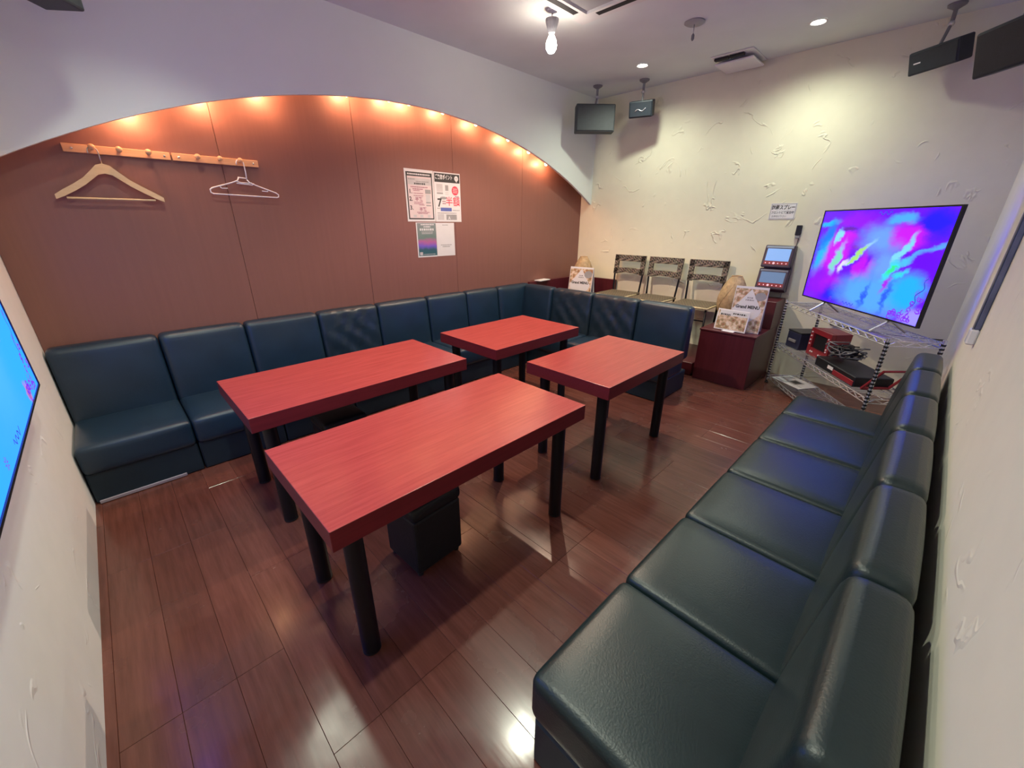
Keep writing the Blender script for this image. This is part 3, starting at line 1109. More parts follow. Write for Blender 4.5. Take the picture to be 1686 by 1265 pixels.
p2 = sheet('poster', 'white poster with dark heading, red disc and a large black seven', 'poster', (0.0012, 3.022, 1.728), MX_WOOD, 0.318, 0.446, 'paper', G)
patch('header_print', -0.150, 0.152, 0.135, 0.213, 'ink_black', p2)
lettering('heading_print', 'ご来店ポイント', 0.046, 'paper', p2, -0.040, 0.178, width=0.205, bold=0.0011, lift=0.0016)
bm = lathe(bmesh.new(), [(0.024, 0), (0.024, 0.0004)], 24)
obj('badge_print', bm, 'paper', p2, loc=(0.112, 0.176, 0.0014))
obj('badge_print', prism([(-0.012, -0.016), (0.012, -0.016), (0, -0.036)], 0, 0.0004, 'xy'), 'paper', p2, loc=(0.112, 0.176, 0.0014))
lines('badge_print', [(0.100, 0.124, 0.177)], 'ink_grey', p2, 0.006, 0.0020)
patch('picture_print', -0.132, -0.058, 0.050, 0.118, 'ink_pale', p2)
patch('picture_print', -0.130, -0.058, 0.030, 0.044, 'ink_grey', p2)
patch('picture_print', -0.028, 0.010, 0.062, 0.112, 'ink_grey', p2)
lines('text_print', [(-0.03, 0.01, 0.045), (-0.03, 0.01, 0.03)], 'ink_pale', p2, 0.007)
obj('disc_print', lathe(bmesh.new(), [(0.042, 0), (0.042, 0.0004)], 28), 'ink_red', p2, loc=(0.092, 0.066, 0.0009))
lines('disc_print', [(0.066, 0.118, 0.082), (0.062, 0.120, 0.066), (0.066, 0.118, 0.050)], 'paper_pink', p2, 0.007, 0.0016)
bm = lathe(bmesh.new(), [(0.042, 0), (0.042, 0.0004)], 28)
bmesh.ops.scale(bm, vec=(1, 0.3, 1), verts=bm.verts[:])
obj('oval_print', bm, 'ink_grey', p2, loc=(-0.055, -0.005, 0.0009))
lettering('number_print', '7', 0.105, 'ink_black', p2, -0.105, -0.052, bold=0.0025, lift=0.0018)
lettering('price_print', '半額', 0.090, 'ink_red', p2, 0.058, -0.040, bold=0.0009, lift=0.0018)
lines('text_print', [(-0.07, -0.03, -0.035), (-0.07, -0.03, -0.055), (0.09, 0.14, 0.012)], 'ink_plum', p2, 0.009)
patch('ribbon_print', -0.095, 0.040, -0.125, -0.092, 'ink_blue', p2)
lines('text_print', [(-0.135, -0.10, -0.100), (0.05, 0.14, -0.115), (-0.135, 0.10, -0.142)], 'ink_grey', p2, 0.008)
patch('picture_print', -0.135, -0.06, -0.205, -0.152, 'ink_pale', p2)
patch('picture_print', -0.03, 0.10, -0.205, -0.155, 'ink_grey', p2)
lettering('mark_print', 'A', 0.04, 'paper', p2, 0.005, -0.188, bold=0.0012, lift=0.0020)

p3 = sheet('poster', 'small dark green poster below the numbered poster', 'poster', (0.0012, 2.741, 1.336), MX_WOOD, 0.228, 0.322, 'paper', G)
obj('picture_print', bbox(-0.102, 0.112, -0.148, 0.156, 0, 0.0004), 'green_print', p3, loc=(0, 0, 0.0009))
lines('text_print', [(-0.06, 0.09, 0.142), (-0.03, 0.05, 0.122)], 'paper', p3, 0.012, 0.0016)
lines('text_print', [(-0.075, 0.085, 0.097)], 'paper', p3, 0.020, 0.0016)
lines('text_print', [(-0.055, 0.075, 0.073), (-0.055, 0.07, 0.060)], 'ink_pale', p3, 0.007, 0.0016)
patch('label_print', -0.092, -0.058, -0.142, -0.112, 'ink_pale', p3, 0.0016)
lines('text_print', [(-0.05, 0.09, -0.135)], 'ink_pale', p3, 0.006, 0.0016)

p4 = sheet('poster', 'small white sheet below the red disc poster', 'poster', (0.0012, 2.969, 1.336), MX_WOOD, 0.224, 0.318, 'paper', G)
lines('text_print', [(-0.035, 0.035, 0.138)], 'ink_grey', p4, 0.007)
lines('text_print', [(-0.065, 0.07, -0.052), (-0.045, 0.05, -0.068)], 'ink_grey', p4, 0.008)

# sign on the plaster wall
sg = sheet('wall_sign', 'white bordered sign with three lines of black lettering on plaster wall', 'sign', (2.424, L - 0.0012, 1.615), MX_BACK, 0.222, 0.146, 'white_plastic', None, 0.002)
for (x0, x1, y0, y1) in ((-0.106, 0.106, 0.064, 0.068), (-0.106, 0.106, -0.068, -0.064), (-0.106, -0.102, -0.064, 0.064), (0.102, 0.106, -0.064, 0.064)):
    patch('border_print', x0, x1, y0, y1, 'ink_grey', sg, 0.0021)
lettering('heading_print', '除菌スプレー', 0.044, 'ink_black', sg, 0, 0.033, width=0.196, bold=0.0012, lift=0.0026)
lettering('text_print', 'フロントにて貸出中', 0.027, 'ink_black', sg, 0, -0.012, width=0.190, bold=0.0005, lift=0.0026)
lettering('text_print', 'お申付け下さい', 0.022, 'ink_grey', sg, -0.024, -0.046, width=0.125, bold=0.0003, lift=0.0026)


# ------------------------------------------------------------------ cabinets, lamps, menus
cr_ = thing('cabinet', 'maroon laminate cabinet beside the wire rack with menus on top', 'cabinet', (2.385, 4.87, 0))
obj('body', bbox(-0.255, 0.245, -0.38, 0.375, 0.001, 0.512, 0.003, 1), 'maroon_laminate', cr_)
obj('top', bbox(-0.262, 0.252, -0.388, 0.375, 0.5125, 0.530, 0.003, 1), 'maroon_laminate', cr_)
obj('riser', bbox(0.085, 0.252, 0.04, 0.375, 0.5305, 0.800, 0.003, 1), 'maroon_laminate', cr_)

cl_ = thing('corner_cabinet', 'maroon corner ledge behind the sofa below the left woven lamp', 'cabinet', (0.34, 4.72, 0))
obj('body', bbox(-0.325, 0.33, -0.52, 0.525, 0.001, 0.600, 0.003, 1), 'maroon_laminate', cl_)
obj('wall_lip', bbox(-0.325, -0.285, -0.52, 0.525, 0.6005, 0.800, 0.003, 1), 'maroon_laminate', cl_)
obj('wall_lip', bbox(-0.2845, 0.33, 0.485, 0.525, 0.6005, 0.800, 0.003, 1), 'maroon_laminate', cl_)
tag(obj('folded_card', bbox(-0.05, 0.05, -0.11, 0.11, 0, 0.012, 0.002, 1), 'paper', loc=(0.062, 4.43, 0.801), rot=(0, 0, 0.1)), 'white folded card lying on the maroon ledge at the sofa corner', 'card')

pt = struct('trim_1', bbox(0.69, 2.10, 4.52, L - 0.003, 0.001, 0.14, 0.004, 1), 'maroon_laminate', 'low dark maroon step under the woven chairs')


def woven_lamp(x, y, z, label, s=1.0):
    t = thing('woven_lamp', label, 'lamp', (x, y, z), group='egg shaped woven lamps')
    obj('foot', bbox(-0.05, 0.05, -0.05, 0.05, 0.001, 0.045, 0.004, 1), 'black_plastic', t)
    prof = []
    hgt = 0.44
    for k in range(15):
        tt = k / 14.0
        rad = 0.145 * (math.sin(PI * (0.12 + 0.80 * tt ** 0.95)) ** 0.75)
        prof.append((rad * (1.0 - 0.10 * tt), 0.046 + hgt * tt))
    bm = bmesh.new()
    n = 28
    rings = [[bm.verts.new((rr * (1 + 0.012 * math.sin(5 * k + 3 * j)) * math.cos(2 * PI * k / n), rr * (1 + 0.012 * math.sin(5 * k + 3 * j)) * math.sin(2 * PI * k / n), zz)) for k in range(n)] for j, (rr, zz) in enumerate(prof)]
    for a, b_ in zip(rings, rings[1:]):
        for k in range(n):
            bm.faces.new((a[k], a[(k + 1) % n], b_[(k + 1) % n], b_[k]))
    bm.faces.new(rings[0][::-1])
    so = obj('shade', bm, 'rattan_shell', t, smooth=True)
    rr, zz = prof[-1]
    bm = bmesh.new()
    tube(bm, [(rr * math.cos(2 * PI * k / 16), rr * math.sin(2 * PI * k / 16), zz) for k in range(17)], 0.005, 6)
    obj('rim', bm, 'rattan_shell', so, smooth=True)
    bm = bmesh.new()
    for q in range(9):
        a0 = q * 0.7
        tube(bm, [((prof[j][0] + 0.001) * math.cos(a0 + 0.12 * j * (1 if q % 2 else -1)), (prof[j][0] + 0.001) * math.sin(a0 + 0.12 * j * (1 if q % 2 else -1)), prof[j][1]) for j in range(15)], 0.0018, 5)
    tag(obj('cords', bm, 'rattan_shell', so, smooth=True), kind='stuff')


woven_lamp(2.255, 4.86, 0.531, 'egg shaped woven lamp on the maroon cabinet behind the menus')
woven_lamp(0.325, 4.95, 0.601, 'egg shaped woven lamp in the corner behind the sofa')


def menu_card(x, y, z, rz, wd, ht, label):
    t = thing('menu_card', label, 'menu', (x, y, z), (0, 0, rz), 'standing food menus')
    lean = math.radians(9)
    board = obj('front_board', bbox(-wd / 2, wd / 2, 0, ht, -0.003, 0, 0), 'paper', t, loc=(0, 0, 0.002), rot=(PI / 2 - lean, 0, 0))
    patch('photo_print', -wd / 2 + 0.006, wd / 2 - 0.006, 0.004, ht - 0.02, 'food_print', board)
    tri = [(-wd * 0.47, ht * 0.50), (wd * 0.42, ht * 0.50), (0.0, ht * 0.95)]
    obj('triangle_print', prism(tri, 0, 0.0004, 'xy'), 'paper', board, loc=(0, 0, 0.0014))
    obj('triangle_print', prism([(-wd * 0.47, ht * 0.4995), (wd * 0.42, ht * 0.4995), (wd * 0.36, ht * 0.38), (0.0, ht * 0.16), (-wd * 0.42, ht * 0.38)], 0, 0.0004, 'xy'), 'paper', board, loc=(0, 0, 0.0014))
    lettering('heading_print', 'Grand MENU', 0.04, 'ink_black', board, -0.005, ht * 0.555, width=wd * 0.74, bold=0.0018, lift=0.0022)
    lines('text_print', [(-0.025, 0.025, ht * 0.76), (-0.035, 0.035, ht * 0.71)], 'ink_grey', board, 0.013, 0.0020)
    bm = lathe(bmesh.new(), [(wd * 0.17, 0), (wd * 0.17, 0.0004)], 24)
    bmesh.ops.scale(bm, vec=(1, 0.8, 1), verts=bm.verts[:])
    obj('dish_print', bm, 'ink_grey', board, loc=(wd * 0.30, ht * 0.80, 0.0014))
    obj('back_board', bbox(-wd / 2, wd / 2, 0, ht, 0, 0.003, 0), 'paper', t, loc=(0, 2 * ht * math.sin(lean) + 0.004, 0.002), rot=(PI / 2 + lean, 0, 0))
    return t


menu_card(2.475, 4.60, 0.531, math.radians(6), 0.275, 0.425, 'tall standing food menu on the maroon cabinet')
menu_card(0.655, 4.42, 0.601, math.radians(10), 0.305, 0.41, 'standing food menu behind the sofa by the left woven lamp')

sd_ = thing('menu_stand', 'small landscape food card in a white frame on the maroon cabinet', 'menu stand', (2.375, 4.535, 0.531), (0, 0, math.radians(-3)))
fr = obj('frame', bbox(-0.145, 0.145, 0, 0.200, -0.006, 0, 0.002, 1), 'white_plastic', sd_, loc=(0, 0, 0.006), rot=(PI / 2 - 0.2, 0, 0))
patch('card_print', -0.134, 0.134, 0.012, 0.188, 'food_print', fr)
patch('heading_print', -0.120, 0.134, 0.142, 0.188, 'paper', fr, 0.0014)
lines('text_print', [(0.0, 0.115, 0.166), (-0.11, -0.02, 0.150)], 'ink_black', fr, 0.014, 0.0020)
obj('base_lip', bbox(-0.055, 0.055, -0.035, 0.035, 0.001, 0.006, 0.002, 1), 'white_plastic', sd_)

# ------------------------------------------------------------------ woven chairs
def woven_chair_proto():
    t = thing('woven_chair', '', 'chair')
    W2 = 0.205
    sz = 0.535
    # back legs rise into the back posts, leaning slightly
    for s_ in (-1, 1):
        bm = bmesh.new()
        tube(bm, [(s_ * (W2 - 0.035), 0.19, 0.001), (s_ * (W2 - 0.03), 0.175, 0.3), (s_ * (W2 - 0.025), 0.18, sz), (s_ * (W2 - 0.012), 0.205, 0.76), (s_ * (W2 - 0.006), 0.225, 0.97)], 0.0115, 8)
        obj('back_leg', bm, 'black_metal', t, smooth=True)
        bm = bmesh.new()
        tube(bm, [(s_ * (W2 - 0.02), -0.20, 0.001), (s_ * (W2 - 0.02), -0.195, sz - 0.01)], 0.0115, 8)
        obj('front_leg', bm, 'black_metal', t, smooth=True)

    def yb(z):
        return 0.18 + (z - sz) / (0.97 - sz) * 0.045
    # woven back panel: frame round an opening
    bm = bmesh.new()
    outer_b, outer_t, in_b, in_t, iw = 0.750, 0.985, 0.820, 0.912, W2 - 0.052
    NS = 12

    def quad_band(x0, x1, zb0, zt0, curve):
        for k in range(NS):
            a, b_ = x0 + (x1 - x0) * k / NS, x0 + (x1 - x0) * (k + 1) / NS
            pts = []
            for xx in (a, b_):
                u = xx / W2
                lift = curve * (1 - u * u)
                pts.append((xx, zb0 + lift, zt0 + lift * 0.6))
            (xa, za, zc), (xb, zd, ze) = pts
            t2 = 0.013
            vv = [bm.verts.new((xa, yb(za) - t2, za)), bm.verts.new((xb, yb(zd) - t2, zd)), bm.verts.new((xb, yb(ze) - t2, ze)), bm.verts.new((xa, yb(zc) - t2, zc)),
                  bm.verts.new((xa, yb(za) + t2, za)), bm.verts.new((xb, yb(zd) + t2, zd)), bm.verts.new((xb, yb(ze) + t2, ze)), bm.verts.new((xa, yb(zc) + t2, zc))]
            for f in ((0, 1, 2, 3), (7, 6, 5, 4), (0, 4, 5, 1), (3, 2, 6, 7), (0, 3, 7, 4), (1, 5, 6, 2)):
                bm.faces.new([vv[i] for i in f])
    quad_band(-W2 - 0.004, W2 + 0.004, in_t, outer_t, 0.0)
    quad_band(-W2 + 0.004, W2 - 0.004, outer_b, in_b, 0.022)
    quad_band(-W2 - 0.002, -iw, outer_b + 0.004, outer_t - 0.002, 0.0)
    quad_band(iw, W2 + 0.002, outer_b + 0.004, outer_t - 0.002, 0.0)
    obj('backrest', bm, 'chair_weave', t)
    so = obj('seat', roundbox(0.40, 0.41, 0.030, 0.012, (0, 0, -0.004), 5), 'seat_weave', t, smooth=True, loc=(0, -0.015, sz))
    bm = bmesh.new()
    tube(bm, [(-0.200, -0.222, 0.0), (-0.1, -0.226, 0.003), (0.0, -0.224, -0.002), (0.1, -0.226, 0.003), (0.200, -0.222, 0.0), (0.204, -0.1, 0.002), (0.203, 0.08, 0.0)], 0.011, 8)
    obj('rope_edge', bm, 'rope_pale', so, smooth=True, loc=(0, 0.015, -0.002))
    for z_, y0_, y1_ in ((0.16, -0.195, 0.18), (0.30, -0.195, 0.175)):
        for s_ in (-1, 1):
            bm = bmesh.new()
            tube(bm, [(s_ * (W2 - 0.022), y0_, z_), (s_ * (W2 - 0.031), y1_, z_)], 0.007, 6)
            obj('stretcher', bm, 'black_metal', t, smooth=True)
    bm = bmesh.new()
    tube(bm, [(-W2 + 0.022, -0.195, 0.40), (W2 - 0.022, -0.195, 0.40)], 0.007, 6)
    obj('stretcher', bm, 'black_metal', t, smooth=True)
    return t


wc = woven_chair_proto()
for i, (x, lb) in enumerate(((0.900, 'woven dark chair nearest the wood wall behind the sofa'), (1.365, 'middle of the three woven dark chairs behind the sofa'), (1.868, 'woven dark chair next to the right woven lamp'))):
    c_ = wc if i == 0 else copy_tree(wc)
    c_.location = (x, 4.93, 0.142)
    c_.rotation_euler = (0, 0, (0.02, -0.01, 0.03)[i])
    tag(c_, lb, 'chair', 'woven chairs against the plaster wall')

# ------------------------------------------------------------------ wire rack, television and gear
RL, RR = Vector((2.72, 4.90)), Vector((3.525, 3.79))
rdir = (RR - RL).normalized()
rang = math.atan2(rdir.y, rdir.x)
RLEN = (RR - RL).length
RD = 0.31
rk = thing('wire_rack', 'chrome wire shelving rack carrying the television', 'rack', (RL.x, RL.y, 0), (0, 0, rang))
# local: x along the front, +y towards the corner
pm = bmesh.new()
tube(pm, [(0, 0, 0.03), (0, 0, 0.835)], 0.0115, 10)
post_me = mesh_of('post', pm, 'chrome', 40)
gm = bmesh.new()
for k in range(30):
    z_ = 0.06 + k * 0.0254
    tube(gm, [(0, 0, z_), (0, 0, z_ + 0.012)], 0.0126, 10)
ring_me = mesh_of('grooves', gm, 'black_plastic', 40)
foot_me = mesh_of('foot', lathe(bmesh.new(), [(0.016, 0.0012), (0.018, 0.010), (0.010, 0.014), (0.009, 0.031)], 14), 'black_plastic', 40)
for (x_, y_) in ((0, 0), (RLEN, 0), (0, RD), (RLEN, RD)):
    po = obj('post', post_me, None, rk, loc=(x_, y_, 0))
    tag(obj('grooves', ring_me, None, po), kind='stuff')
    obj('foot', foot_me, None, po)
for z_ in (0.815, 0.415, 0.085):
    bm = bmesh.new()
    for (a, b_) in (((0, 0), (RLEN, 0)), ((0, RD), (RLEN, RD)), ((0, 0), (0, RD)), ((RLEN, 0), (RLEN, RD))):
        for dz in (0.0, -0.032):
            tube(bm, [(a[0], a[1], z_ + dz), (b_[0], b_[1], z_ + dz)], 0.0042, 6)
        nseg = max(4, int(math.hypot(b_[0] - a[0], b_[1] - a[1]) / 0.045))
        pts = [(a[0] + (b_[0] - a[0]) * k / nseg, a[1] + (b_[1] - a[1]) * k / nseg, z_ - (0.003 if k % 2 else 0.029)) for k in range(nseg + 1)]
        tube(bm, pts, 0.0040, 6)
    sh_ = obj('shelf_frame', bm, 'chrome', rk, smooth=40)
    bm = bmesh.new()
    for k in range(1, 56):
        xx = RLEN * k / 56
        tube(bm, [(xx, 0, z_ + 0.0025), (xx, RD, z_ + 0.0025)], 0.0016, 5)
    for yy in (RD * 0.33, RD * 0.66):
        tube(bm, [(0, yy, z_ - 0.001), (RLEN, yy, z_ - 0.001)], 0.0026, 5)
    tag(obj('deck_wires', bm, 'chrome', sh_, smooth=40), kind='stuff')

# the television's picture
VI, BL_, CY, MG, GR, LB, PU = (0.16, 0.010, 0.90), (0.02, 0.015, 0.98), (0.02, 0.48, 0.98), (0.62, 0.015, 0.62), (0.04, 0.85, 0.30), (0.16, 0.36, 0.95), (0.30, 0.01, 0.80)
blobs = [
    (0.06, 0.93, 0.16, 0.09, 0, (0.16, 0.02, 0.70), 0.9),
    (0.10, 0.86, 0.13, 0.045, -12, CY, 0.5),
    (0.10, 0.70, 0.07, 0.22, 20, (0.01, 0.20, 0.95), 0.7),
    (0.10, 0.48, 0.075, 0.24, 12, CY, 0.6),
    (0.25, 0.62, 0.13, 0.34, 14, MG, 0.45),
    (0.36, 0.88, 0.20, 0.11, 6, PU, 0.8),
    (0.30, 0.80, 0.14, 0.05, 10, (0.13, 0.02, 0.45), 0.8),
    (0.44, 0.64, 0.13, 0.10, 0, (0.22, 0.015, 0.30), 0.9),
    (0.56, 0.72, 0.17, 0.17, 0, LB, 0.7),
    (0.68, 0.90, 0.13, 0.06, 0, (0.08, 0.42, 0.98), 0.6),
    (0.90, 0.86, 0.13, 0.14, 0, BL_, 0.7),
    (0.76, 0.74, 0.13, 0.13, -8, MG, 0.5),
    (0.21, 0.73, 0.03, 0.09, 14, (0.25, 0.75, 0.98), 0.5),
    (0.25, 0.48, 0.035, 0.20, 8, (0.22, 0.72, 0.55), 0.7),
    (0.42, 0.53, 0.025, 0.20, 32, (0.40, 0.78, 0.22), 0.6),
    (0.33, 0.42, 0.03, 0.10, 20, (0.80, 0.72, 0.80), 0.7),
    (0.47, 0.42, 0.05, 0.16, 10, (0.55, 0.01, 0.80), 0.5),
    (0.55, 0.40, 0.05, 0.13, 14, (0.50, 0.01, 0.72), 0.5),
    (0.66, 0.48, 0.10, 0.22, 10, LB, 0.8),
    (0.76, 0.62, 0.03, 0.17, 20, (0.22, 0.70, 0.75), 0.5),
    (0.72, 0.42, 0.035, 0.13, 20, GR, 0.6),
    (0.78, 0.40, 0.022, 0.12, 26, (0.05, 0.75, 0.35), 0.6),
    (0.86, 0.60, 0.025, 0.20, 48, (0.08, 0.55, 0.98), 0.6),
    (0.92, 0.48, 0.11, 0.20, 6, (0.15, 0.005, 0.95), 0.6),
    (0.12, 0.20, 0.14, 0.20, 0, PU, 0.8),
    (0.25, 0.22, 0.11, 0.14, 0, (0.42, 0.01, 0.85), 0.7),
    (0.30, 0.10, 0.12, 0.12, 20, BL_, 0.9),
    (0.62, 0.18, 0.32, 0.22, 0, (0.10, 0.40, 0.96), 0.55),
    (0.86, 0.28, 0.12, 0.20, 6, (0.02, 0.45, 0.96), 0.6),
    (0.58, 0.16, 0.02, 0.16, 8, (0.03, 0.12, 0.80), 0.9),
    (0.74, 0.18, 0.022, 0.18, 6, (0.03, 0.12, 0.85), 0.9),
    (0.72, 0.30, 0.022, 0.08, 14, (0.40, 0.03, 0.60), 0.7),
    (0.95, 0.07, 0.09, 0.10, 0, (0.36, 0.30, 0.95), 0.6),
    (0.06, 0.04, 0.10, 0.06, 0, (0.22, 0.02, 0.85), 0.8),
]
TVW, TVH = 1.205, 0.690
screen('screen_far', TVW, TVH, VI, blobs, SCREEN_FAR, 0.085, 2.5)
blobs2 = [
    (0.10, 0.30, 0.30, 0.60, 0, (0.04, 0.45, 0.95), 0.8),
    (0.25, 0.70, 0.10, 0.50, 25, (0.03, 0.16, 0.80), 0.9),
    (0.14, 0.55, 0.035, 0.40, 30, (0.07, 0.13, 0.75), 0.9),
    (0.55, 0.40, 0.25, 0.40, 0, (0.08, 0.48, 0.98), 0.8),
    (0.75, 0.75, 0.20, 0.20, 0, (0.10, 0.05, 0.80), 0.9),
    (0.85, 0.25, 0.20, 0.30, 0, (0.04, 0.45, 0.95), 0.8),
    (0.80, 0.06, 0.03, 0.06, 0, (0.50, 0.20, 0.40), 0.5),
]
TW2, TH2 = 1.30, 0.75
screen('screen_near', TW2, TH2, (0.05, 0.42, 0.95), blobs2, SCREEN_NEAR, 0.08, 4.0)
emit('screen_ink', (0.16, 0.03, 0.55), 0.7)
emit('screen_ink_dark', (0.03, 0.06, 0.35), 0.6)


def ribbon(bm, pts, wd):
    """flat stroke in the xz plane of a screen"""
    tops, bots = [], []
    for i, p in enumerate(pts):
        a = pts[max(0, i - 1)]
        b_ = pts[min(len(pts) - 1, i + 1)]
        tx, tz = b_[0] - a[0], b_[1] - a[1]
        l_ = math.hypot(tx, tz) or 1
        tops.append(bm.verts.new((p[0] - tz / l_ * wd, 0, p[1] + tx / l_ * wd)))
        bots.append(bm.verts.new((p[0] + tz / l_ * wd, 0, p[1] - tx / l_ * wd)))
    for i in range(len(pts) - 1):
        bm.faces.new((tops[i], tops[i + 1], bots[i + 1], bots[i]))


def spiral(cx, cz, r0, turns, ph, n=18):
    return [(cx + r0 * (1 - 0.8 * k / n) * math.cos(ph + turns * 2 * PI * k / n), cz + r0 * (1 - 0.8 * k / n) * math.sin(ph + turns * 2 * PI * k / n)) for k in range(n + 1)]


def television(label, loc, rotz, wd, ht, smat, legs):
    """front of the glass faces local -y; origin at screen centre"""
    t = thing('television', label, 'television', loc, (0, 0, rotz), 'lit televisions')
    bm = bmesh.new()
    e = 0.010
    X, Z = wd / 2 + e, ht / 2 + e
    for (x0, x1, z0, z1) in ((-X, X, ht / 2, Z), (-X, X, -Z, -ht / 2), (-X, -wd / 2, -ht / 2, ht / 2), (wd / 2, X, -ht / 2, ht / 2)):
        box(bm, x0, x1, -0.004, 0.018, z0, z1)
    obj('bezel', bm, 'black_plastic', t)
    obj('housing', bbox(-X + 0.16, X - 0.16, 0.0185, 0.058, -Z + 0.03, Z - 0.16, 0.010, 1), 'black_plastic', t)
    so = obj('screen', bbox(-wd / 2, wd / 2, 0.0, 0.018, -ht / 2, ht / 2), smat, t)
    rnd = random.Random(3)
    bm = bmesh.new()
    for k in range(30):
        u = rnd.uniform(0.80, 0.985)
        v = rnd.uniform(0.015, 0.24) * (u - 0.76) / 0.22
        ribbon(bm, spiral((u - 0.5) * wd, (v - 0.5) * ht + 0.01, rnd.uniform(0.010, 0.024), rnd.uniform(0.5, 1.3), rnd.uniform(0, 6.28)), 0.0032)
    for (u, v) in ((0.94, 0.28), (0.965, 0.40), (0.30, 0.045)):
        for q in range(8):
            a = q * PI / 4
            cx_, cz_ = (u - 0.5) * wd, (v - 0.5) * ht
            ribbon(bm, [(cx_ + 0.006 * math.cos(a), cz_ + 0.006 * math.sin(a)), (cx_ + 0.020 * math.cos(a), cz_ + 0.020 * math.sin(a))], 0.0016)
    tag(obj('curl_graphic', bm, 'screen_ink', so, loc=(0, -0.0008, 0)), kind='stuff')
    bm = bmesh.new()
    ribbon(bm, [((0.975 - 0.05 * k / 14 - 0.012 * math.sin(k * 0.9) - 0.5) * wd, (0.42 - 0.26 * k / 14 - 0.5) * ht) for k in range(15)], 0.0034)
    ribbon(bm, [((0.50 + 0.10 * k / 12 - 0.5) * wd, (0.965 + 0.016 * math.sin(k * 1.3) - 0.5) * ht) for k in range(13)], 0.0032)
    ribbon(bm, [((0.42 + 0.10 * k / 12 - 0.5) * wd, (0.035 + 0.016 * math.sin(k * 1.7) - 0.5) * ht) for k in range(13)], 0.0032)
    ribbon(bm, [((0.022 + 0.012 * math.sin(k * 1.2) - 0.5) * wd, (0.12 + 0.30 * k / 16 - 0.5) * ht) for k in range(17)], 0.0022)
    ribbon(bm, [((0.03 + 0.010 * math.cos(k * 1.2) - 0.5) * wd, (0.55 + 0.30 * k / 16 - 0.5) * ht) for k in range(17)], 0.0018)
    tag(obj('line_graphic', bm, 'screen_ink_dark', so, loc=(0, -0.0008, 0)), kind='stuff')
    return t


TVC = Vector((3.238, 4.31, 1.256))
tv = television('large lit television on the wire rack showing blue, violet and pink picture', TVC, math.radians(-50.0), TVW - 0.01, TVH - 0.01, 'screen_far', True)
zf = 0.8215 - TVC.z
for sx_ in (-0.30, 0.38):
    bm = bmesh.new()
    zt = -TVH / 2 - 0.004
    tube(bm, [(sx_, 0.02, zt), (sx_ - 0.005, -0.09, zf + 0.006)], 0.008, 8)
    tube(bm, [(sx_, 0.02, zt), (sx_ + 0.005, 0.13, zf + 0.006)], 0.008, 8)
    obj('leg', bm, 'steel', tv, smooth=40)

tv2 = television('lit television on the white left wall showing bright blue picture', (1.10 + 0.01 + TW2 / 2, 0.062, 0.868 + TH2 / 2), PI, TW2 - 0.01, TH2 - 0.01, 'screen_near', False)
obj('wall_mount', bbox(-0.2, 0.2, 0.0585, 0.0615, -0.15, 0.15), 'black_metal', tv2)


def rack_pt(x, y, z):
    n_ = Vector((-rdir.y, rdir.x))
    p = RL + rdir * x + n_ * y
    return (p.x, p.y, z)


ZS = 0.4205
bx = thing('black_box', 'navy black plastic box at the left end of the middle shelf', 'box', rack_pt(0.16, 0.16, ZS), (0, 0, rang + 0.15))
obj('body', bbox(-0.09, 0.09, -0.11, 0.11, 0, 0.150, 0.006, 1), 'navy_plastic', bx)
obj('lid', bbox(-0.093, 0.093, -0.113, 0.113, 0.1505, 0.162, 0.004, 1), 'black_plastic', bx)
obj('handle', bbox(-0.05, 0.05, -0.122, -0.1105, 0.06, 0.085, 0.003, 1), 'bracket_grey', bx)

rm = thing('red_monitor', 'red box shaped unit with black square screen on the middle shelf', 'monitor', rack_pt(0.46, 0.13, ZS), (0, 0, rang + 0.05))
bm = bmesh.new()
hw, hh_ = 0.140, 0.235
box(bm, -hw, hw, 0.02, 0.13, 0.002, hh_)
obj('housing', prism([(-hw, 0.02), (hw, 0.02), (hw * 0.75, 0.17), (-hw * 0.75, 0.17)], 0.002, hh_, 'xy', 0.004), 'red_plastic', rm)
bm.free()
bm = bmesh.new()
for (x0, x1, z0, z1) in ((-hw, hw, 0.195, hh_), (-hw, hw, 0.0015, 0.065), (-hw, -0.095, 0.065, 0.195), (0.095, hw, 0.065, 0.195)):
    box(bm, x0, x1, -0.012, 0.0195, z0, z1)
fp = obj('front_frame', bm, 'red_plastic', rm)
obj('screen', bbox(-0.0945, 0.0945, 0.006, 0.0195, 0.0655, 0.1945), 'black_plastic', rm)
for k, (xx, zz) in enumerate([(-0.117, 0.20), (-0.117, 0.165), (-0.117, 0.13), (-0.117, 0.095), (0.117, 0.19), (0.117, 0.10), (0.117, 0.08), (0.04, 0.03), (0.065, 0.03), (-0.08, 0.035), (-0.055, 0.035)]):
    bm = bmesh.new()
    bmesh.ops.create_uvsphere(bm, u_segments=10, v_segments=6, radius=0.007, matrix=Matrix.Translation((xx, -0.014, zz)))
    obj('button', bm, 'white_plastic', fp, smooth=True)

